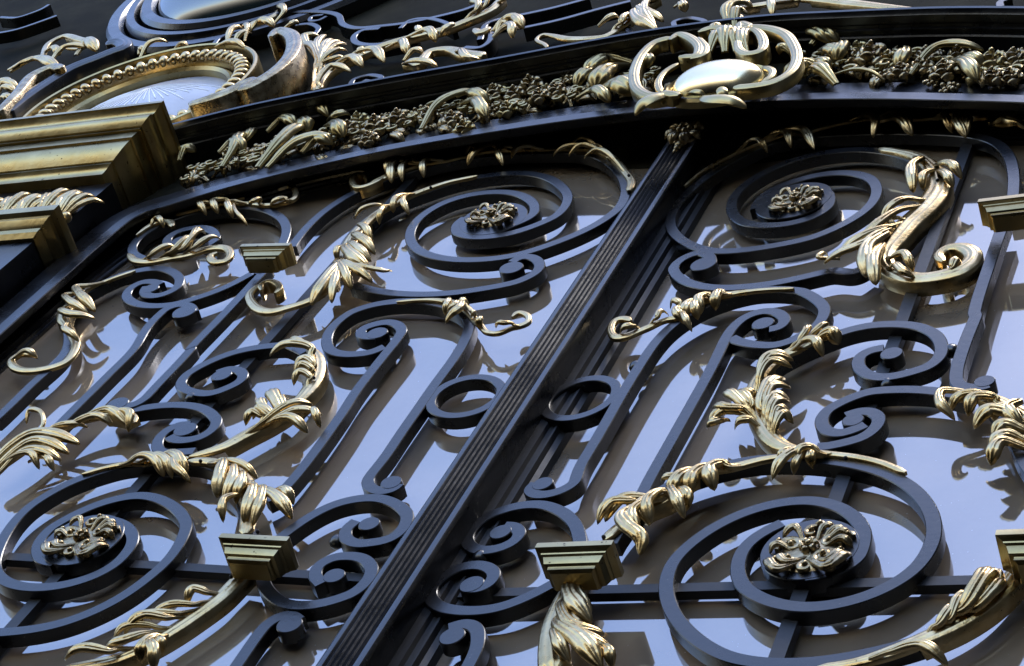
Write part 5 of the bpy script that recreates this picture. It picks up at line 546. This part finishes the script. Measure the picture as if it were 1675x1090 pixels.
# ------------------------------------------------------------ frieze, upper moulding, transom
def strip_mesh(top, bot, z, n=60):
    mb = MB(); A = spline(top, .03); B = spline(bot, .03)
    def at(Q, t):
        f = t * (len(Q) - 1); i = min(int(f), len(Q) - 2); u = f - i
        return (Q[i][0] * (1 - u) + Q[i + 1][0] * u, Q[i][1] * (1 - u) + Q[i + 1][1] * u)
    rows = []
    for k in range(n + 1):
        a, b = at(A, k / n), at(B, k / n); rows.append([(a[0], a[1], z), (b[0], b[1], z), (b[0], b[1], z - .012), (a[0], a[1], z - .012)])
    mb.grid(rows, close_u=True, cap0=True, cap1=True); return mb
UM = [(-1.10, .56), (-.90, .645), (-.76, .700), (-.53, .752), (-.33, .784), (-.20, .809), (-.08, .827), (.08, .829), (.20, .808), (.36, .772), (.48, .733), (.62, .680), (.78, .61), (.95, .53)]
mb = strip_mesh([(-1.05, .62), (-.76, .72), (-.53, .77), (-.33, .80), (-.08, .84), (.08, .84), (.36, .79), (.62, .70), (.95, .55)], [(-1.05, .42), (-.855, .47), (-.576, .603), (-.2925, .664), (0, .683), (.19, .665), (.305, .6405), (.4922, .5857), (.69, .505), (.90, .39)], -.006)
add('frieze_panel', mb, DULL, fr)
mb = MB(); Pm = smooth_pts(spline([(x, y + .006) for x, y in UM], .012), 2)
pr = [(-.002, -.02), (-.002, .028), (.0, .030), (.0038, .0305), (.0038, .0355), (.0022, .0365), (.0022, .0385), (.0065, .0395), (.0065, .0440), (.0085, .0445), (.0085, .0470), (.0055, .0480), (.0055, .0580), (.0085, .0605), (.0100, .0655), (.0145, .0665), (.0155, .0640), (.0155, -.06), (.004, -.06)]
sweep(mb, Pm, pr)
single('arched_moulding', mb, IRON, 'stepped black iron moulding arching over the flower garland', 'moulding', base=(0, .8, 0))
mb = MB(); mb.box(-2.6, 2.6, .62, 4.2, -.075, -.062)
transom_mb = mb
TZ = -.022
tg = thing('transom_grille', 'black scrollwork grille with gilt leaves above the arched moulding', 'grille', base=(0, .9, TZ))
add('back_panel', transom_mb, DULL, tg)
n = 0
for p_, w, pts, dd in SCROLLS:
    if p_ != 'T': continue
    add('scroll', scroll_mesh(w * .001, pts, dd, TZ + .0002 * (n % 9), .026), IRON, tg, 30); n += 1
for i, (p_, look, st, pt) in enumerate(LEAVES):
    if p_ == 'T' and not look.startswith('oval'):
        if 'bud' in look or 'fluted' in look:
            if st: add('bud_stem', leaf_mesh(st, [], 300 + i, TZ), GILT, tg, 50)
            for j, q in enumerate(pt): add('bud' if 'bud' in look else 'leaf_flute', leaf_mesh([], [q], 300 + i + j, TZ), GILT, tg, 50)
            continue
        o = add('acanthus_leaf', leaf_mesh(st, pt, 300 + i, TZ), GILT, tg, 50); o['label'] = 'gilt ' + look

# oval window with egg-and-dart rim and its scroll surround
ov = thing('oval_window', 'round etched window with gilt egg-and-dart rim above the brass cornice', 'window', base=(-1.23, .8, TZ))
oc = (-1.232, 1.062); R0 = .238
def ringpts(r, n=90): return [(oc[0] + r * cos(2 * pi * k / n), oc[1] + r * sin(2 * pi * k / n)) for k in range(n)]
mb = MB(); sweep(mb, ringpts(R0), [(-.006, TZ - .04), (-.006, TZ + .002), (-.004, TZ + .008), (.0, TZ + .010), (.004, TZ + .008), (.006, TZ + .002), (.006, TZ - .04)], True)
add('outer_rim', mb, BRASS, ov)
mb = MB(); sweep(mb, ringpts(R0 - .030), [(-.018, TZ - .040), (-.018, TZ - .012), (.010, TZ - .002), (.016, TZ - .020), (.016, TZ - .04)], True)
NE = 54
for k in range(NE):
    a = 2 * pi * k / NE; r = R0 - .030
    ex, ey = oc[0] + r * cos(a), oc[1] + r * sin(a)
    b0 = len(mb.v); ellipsoid(mb, 0, 0, 0, .0160, .0105, .012, 14, 10)
    for i in range(b0, len(mb.v)):
        x, y, z = mb.v[i]; mb.v[i] = (ex + x * cos(a) - y * sin(a), ey + x * sin(a) + y * cos(a), TZ - .004 + z)
    a2 = a + pi / NE
    petal(mb, .006, [(oc[0] + (r + .014) * cos(a2), oc[1] + (r + .014) * sin(a2)), (oc[0] + r * cos(a2), oc[1] + r * sin(a2)), (oc[0] + (r - .015) * cos(a2), oc[1] + (r - .015) * sin(a2))], TZ - .004, .5, k)
add('egg_and_dart', mb, GILT, ov, 50)
mb = MB(); sweep(mb, ringpts(R0 - .058), [(-.008, TZ - .04), (-.008, TZ - .020), (0, TZ - .014), (.006, TZ - .020), (.006, TZ - .04)], True)
add('inner_bead', mb, BRASS, ov)
mb = MB(); rows = []
for i in range(13):
    r = (R0 - .058) * i / 12 + 1e-4; rows.append([(oc[0] + r * cos(2 * pi * k / 60), oc[1] + r * sin(2 * pi * k / 60), TZ - .036 + .030 * (1 - (i / 12) ** 2)) for k in range(60)])
mb.grid(rows, close_u=True); gl = add('domed_pane', mb, ETCH, ov, 60)
mb = MB()
def domez(r): return TZ - .036 + .030 * (1 - (r / (R0 - .058)) ** 2) + .0006
RR = random.Random(3); sx, sy = -1.262, 1.150
for k in range(30):
    a = pi * 1.02 + pi * .96 * k / 29; ln = (.085 + .035 * RR.random()) * (1.15 if k % 2 else .8)
    prev = None; rows = []
    for j in range(7):
        u = j / 6; q = .012 + ln * u; x, y = sx + q * cos(a) * 1.25, sy + q * sin(a); w = .0006 + .0014 * u * (1 if u < .9 else .3)
        rr = min(sqrt((x - oc[0]) ** 2 + (y - oc[1]) ** 2), R0 - .06)
        rows.append([(x - sin(a) * w, y + cos(a) * w, domez(rr)), (x, y, domez(rr) + .0006), (x + sin(a) * w, y - cos(a) * w, domez(rr))])
    mb.grid(rows)
add('etched_star', mb, FROST, gl, 60)
for i, (p_, look, st, pt) in enumerate(LEAVES):
    if p_ == 'T' and look.startswith('oval'):
        m_ = IRON if 'rim' in look else BRONZEG
        add('scroll_surround', leaf_mesh(st, pt, 400 + i, TZ), m_, ov, 50)

# great boss at the very top
bo = thing('domed_boss', 'glossy dark domed boss in a stepped black rim at the top edge', 'boss', base=(-1.30, 1.45, TZ))
bc = (-1.285, 1.80); mb = MB(); ellipsoid(mb, bc[0], bc[1], TZ - .01, .285, .34, .10, 60, 16, True); add('dome', mb, BOSSM, bo, 60)
for j, (rr_, w_) in enumerate(((.0, .018), (.040, .014), (.082, .020))):
    mb = MB(); c = [(bc[0] + (.305 + rr_) * cos(2 * pi * k / 90), bc[1] + (.36 + rr_) * sin(2 * pi * k / 90)) for k in range(90)]
    sweep(mb, c, [(-w_, TZ - .04), (-w_, TZ + .004 - .008 * j), (-w_ * .6, TZ + .014 - .008 * j), (w_ * .6, TZ + .014 - .008 * j), (w_, TZ + .004 - .008 * j), (w_, TZ - .04)], True); add('rim', mb, IRON, bo)
mb = MB()
for k in range(9):
    a = 2 * pi * k / 9; petal(mb, .030, [(-1.12, 1.86), (-1.12 + .03 * cos(a), 1.86 + .03 * sin(a)), (-1.12 + .06 * cos(a + .3), 1.86 + .06 * sin(a + .3))], .07, 1, k)
add('flower', mb, BRONZE, bo, 50)

# ------------------------------------------------------------ cartouche over the meeting post
ca = thing('cartouche', 'gilt cartouche with polished oval boss crowning the fluted centre post', 'cartouche', base=(.057, .62, .03))
dc = K['dome']; drx = .066
mb = MB(); ellipsoid(mb, dc[0] - .006, dc[1] + .016, .055, .066, .050, .028, 48, 14, True); add('oval_boss', mb, GOLD, ca, 60)
mb = MB(); c = [(dc[0] - .006 + .073 * cos(2 * pi * k / 72), dc[1] + .016 + .056 * sin(2 * pi * k / 72)) for k in range(72)]
sweep(mb, c, [(-.006, .044), (-.006, .054), (-.002, .058), (.002, .054), (.0045, .049), (.0075, .052), (.0095, .048), (.0095, .044)], True); add('boss_rim', mb, BRASS, ca)
for i, (p_, look, st, pt) in enumerate(LEAVES):
    if p_ == 'C':
        nm = look.replace('cartouche_', '')
        add(nm, leaf_mesh(st, pt, 500 + i, .05, nm == 'lobe', False), BRASS, ca, 50)

# ------------------------------------------------------------ garland
ga = thing('flower_garland', 'dark gilt garland of roses, berries and leaves under the arched moulding', 'garland', base=(-.3, .6, -.005))
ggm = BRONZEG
def flower(mb, x, y, r, z, seed):
    R = random.Random(seed); ell = r
    ellipsoid(mb, x, y, z, r * .8, r * .8, r * .5, 16, 8)
    for ring, (q0, q1, w, dz, cnt) in enumerate(((.35, 1.20, .95, .1, 5), (.22, .82, .80, .45, 5), (.08, .46, .55, .75, 3))):
        for k in range(cnt):
            a = 2 * pi * (k + .5 * ring) / cnt + R.uniform(-.2, .2)
            petal(mb, r * w, [(x + r * q0 * cos(a), y + r * q0 * sin(a)), (x + r * (q0 + q1) / 2 * cos(a + .12), y + r * (q0 + q1) / 2 * sin(a + .12)), (x + r * q1 * cos(a + .25), y + r * q1 * sin(a + .25))], z + r * dz, .5, seed * 7 + k + ring * 10, True)
    ellipsoid(mb, x, y, z + r * 1.1, r * .16, r * .16, r * .16, 10, 6)
for i, (x, y, r) in enumerate(FLOWERS):
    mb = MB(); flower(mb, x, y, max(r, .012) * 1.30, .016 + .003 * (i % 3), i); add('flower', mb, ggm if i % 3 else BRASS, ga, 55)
for i, (x, y, r) in enumerate(BERRIES):
    mb = MB(); R = random.Random(i + 90)
    for k in range(13):
        a = k * 2.4; q = r * 1.15 * sqrt(k / 13); ellipsoid(mb, x + q * cos(a), y + q * sin(a), .018 + R.uniform(-.002, .004), r * .32, r * .32, r * .32, 10, 6)
    add('berry_cluster', mb, ggm, ga, 60)
for i, (p_, look, st, pt) in enumerate(LEAVES):
    if p_ != 'D': continue
    for j, (w, line) in enumerate(pt):
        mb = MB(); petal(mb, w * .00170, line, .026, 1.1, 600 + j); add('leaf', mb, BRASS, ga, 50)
# small filler foliage so that the garland reads as one dense rope
RR = random.Random(21)
GL = spline([(-.80, .57), (-.70, .62), (-.55, .67), (-.38, .715), (-.20, .745), (-.07, .755)], .012)
GR = spline([(.15, .745), (.25, .73), (.36, .70), (.48, .655), (.62, .60)], .012)
mbs = MB()
for Q in (GL, GR):
    for x, y in Q:
        for k in range(1 + (RR.random() < .6)):
            a = RR.uniform(0, 2 * pi); ox, oy = RR.uniform(-.012, .012), RR.uniform(-.034, .034); l = RR.uniform(.024, .048)
            petal(mbs, RR.uniform(.010, .018), [(x + ox, y + oy), (x + ox + l * .5 * cos(a), y + oy + l * .5 * sin(a)), (x + ox + l * cos(a + .5), y + oy + l * sin(a + .5))], RR.uniform(.0, .012), 1, RR.randrange(9999))
mbt = MB()
for Q in (GL, GR):
    for x, y in Q[::1]:
        for k in range(2):
            cx_, cy_ = x + RR.uniform(-.01, .01), y + RR.uniform(-.034, .034); r_ = RR.uniform(.006, .012); a0 = RR.uniform(0, 6.28); sg = RR.choice((-1, 1))
            stem(mbt, .0036, .026 + RR.uniform(-.004, .004), .005, [(cx_ + r_ * (1 - .09 * j) * cos(a0 + sg * .75 * j), cy_ + r_ * (1 - .09 * j) * sin(a0 + sg * .75 * j), 1 - .05 * j) for j in range(8)])
o = add('tendrils', mbt, BRASS, ga, 50); o['kind'] = 'stuff'
o = add('foliage', mbs, BRONZEG, ga, 50); o['kind'] = 'stuff'
# iron scrolls seen behind the garland belong to the transom grille above

# ------------------------------------------------------------ brass cornice and pilaster at the left
co = thing('brass_cornice', 'large stepped brass cornice block projecting at the left edge', 'cornice', base=(-1.05, .50, 0))
x1, yt = K['cor_top'][0], K['cor_top'][1]
pc = [(0, 0, .1200), (.0015, -.0012, .1212), (.009, -.0012, .1212), (.0095, .002, .118)]
def arc(pc, y0, i0, z0, y1, i1, z1, bulge, n=8):
    for k in range(1, n + 1):
        u = k / n; s_ = sin(pi * u) * bulge; pc.append((y0 + (y1 - y0) * u, i0 + (i1 - i0) * u - s_, z0 + (z1 - z0) * u + s_))
arc(pc, .0095, .002, .118, .026, .012, .108, -.0035)
pc += [(.0275, .0105, .1095)]
arc(pc, .0275, .0105, .1095, .054, .017, .103, .0065, 10)
pc += [(.0545, .0200, .0995), (.0560, .0195, .1), (.0590, .0195, .1), (.0600, .0240, .0955), (.0620, .0235, .096), (.0790, .0245, .095), (.0800, .0285, .0910)]
arc(pc, .0800, .0285, .0910, .116, .046, .0740, .0035, 8)
pc += [(.1165, .0485, .0715), (.121, .0485, .0715)]
arc(pc, .121, .0500, .0700, .1395, .058, .0620, -.0025, 6)
mb = MB(); moulded_block(mb, x1 - .80, x1, yt, pc, -.09); add('moulded_block', mb, BRASS, co, 28)
pi_ = thing('pilaster', 'black iron pilaster with a small brass capital below the brass cornice', 'pilaster', base=(-1.05, -2.2, 0))
xr = K['cap_top'][0]; yc = K['cap_top'][1]
mb = MB(); mb.box(xr - .62, xr - .028, -2.2, yc - .05, -.09, .052); add('shaft', mb, IRON, pi_)
mb = MB(); mb.box(xr - .60, xr - .020, yc - .0005, yt - .139, -.09, .046); add('necking', mb, IRON, pi_)
mb = MB(); moulded_block(mb, xr - .65, xr, yc, [(0, 0, .085), (.003, -.0003, .0855), (.014, .001, .084), (.018, .008, .077), (.024, .0085, .0765), (.032, .014, .071), (.036, .019, .066), (.044, .021, .064), (.052, .026, .058)], -.09); add('capital', mb, BRASS, pi_, 18)
mb = MB(); RR = random.Random(5)
for k in range(12):
    x = xr - .03 - .038 * k; y = yc + .012; hgt = .085 + .02 * (k % 2)
    for q, a in enumerate((-.7, -.35, 0, .35, .7)):
        petal(mb, .020 - .003 * abs(q - 2), [(x, y), (x + hgt * .5 * sin(a), y + hgt * .55 * cos(a)), (x + hgt * (.75 * sin(a) + .15 * a), y + hgt * cos(a) * .95)], .048 + .003 * (2 - abs(q - 2)), 1.2, k * 9 + q)
    ellipsoid(mb, x + .019, y + .004, .056, .009, .009, .009, 12, 8)
add('foliage_band', mb, GILT, pi_, 50)

for o in bpy.data.objects:
    if '_base' in o: del o['_base']
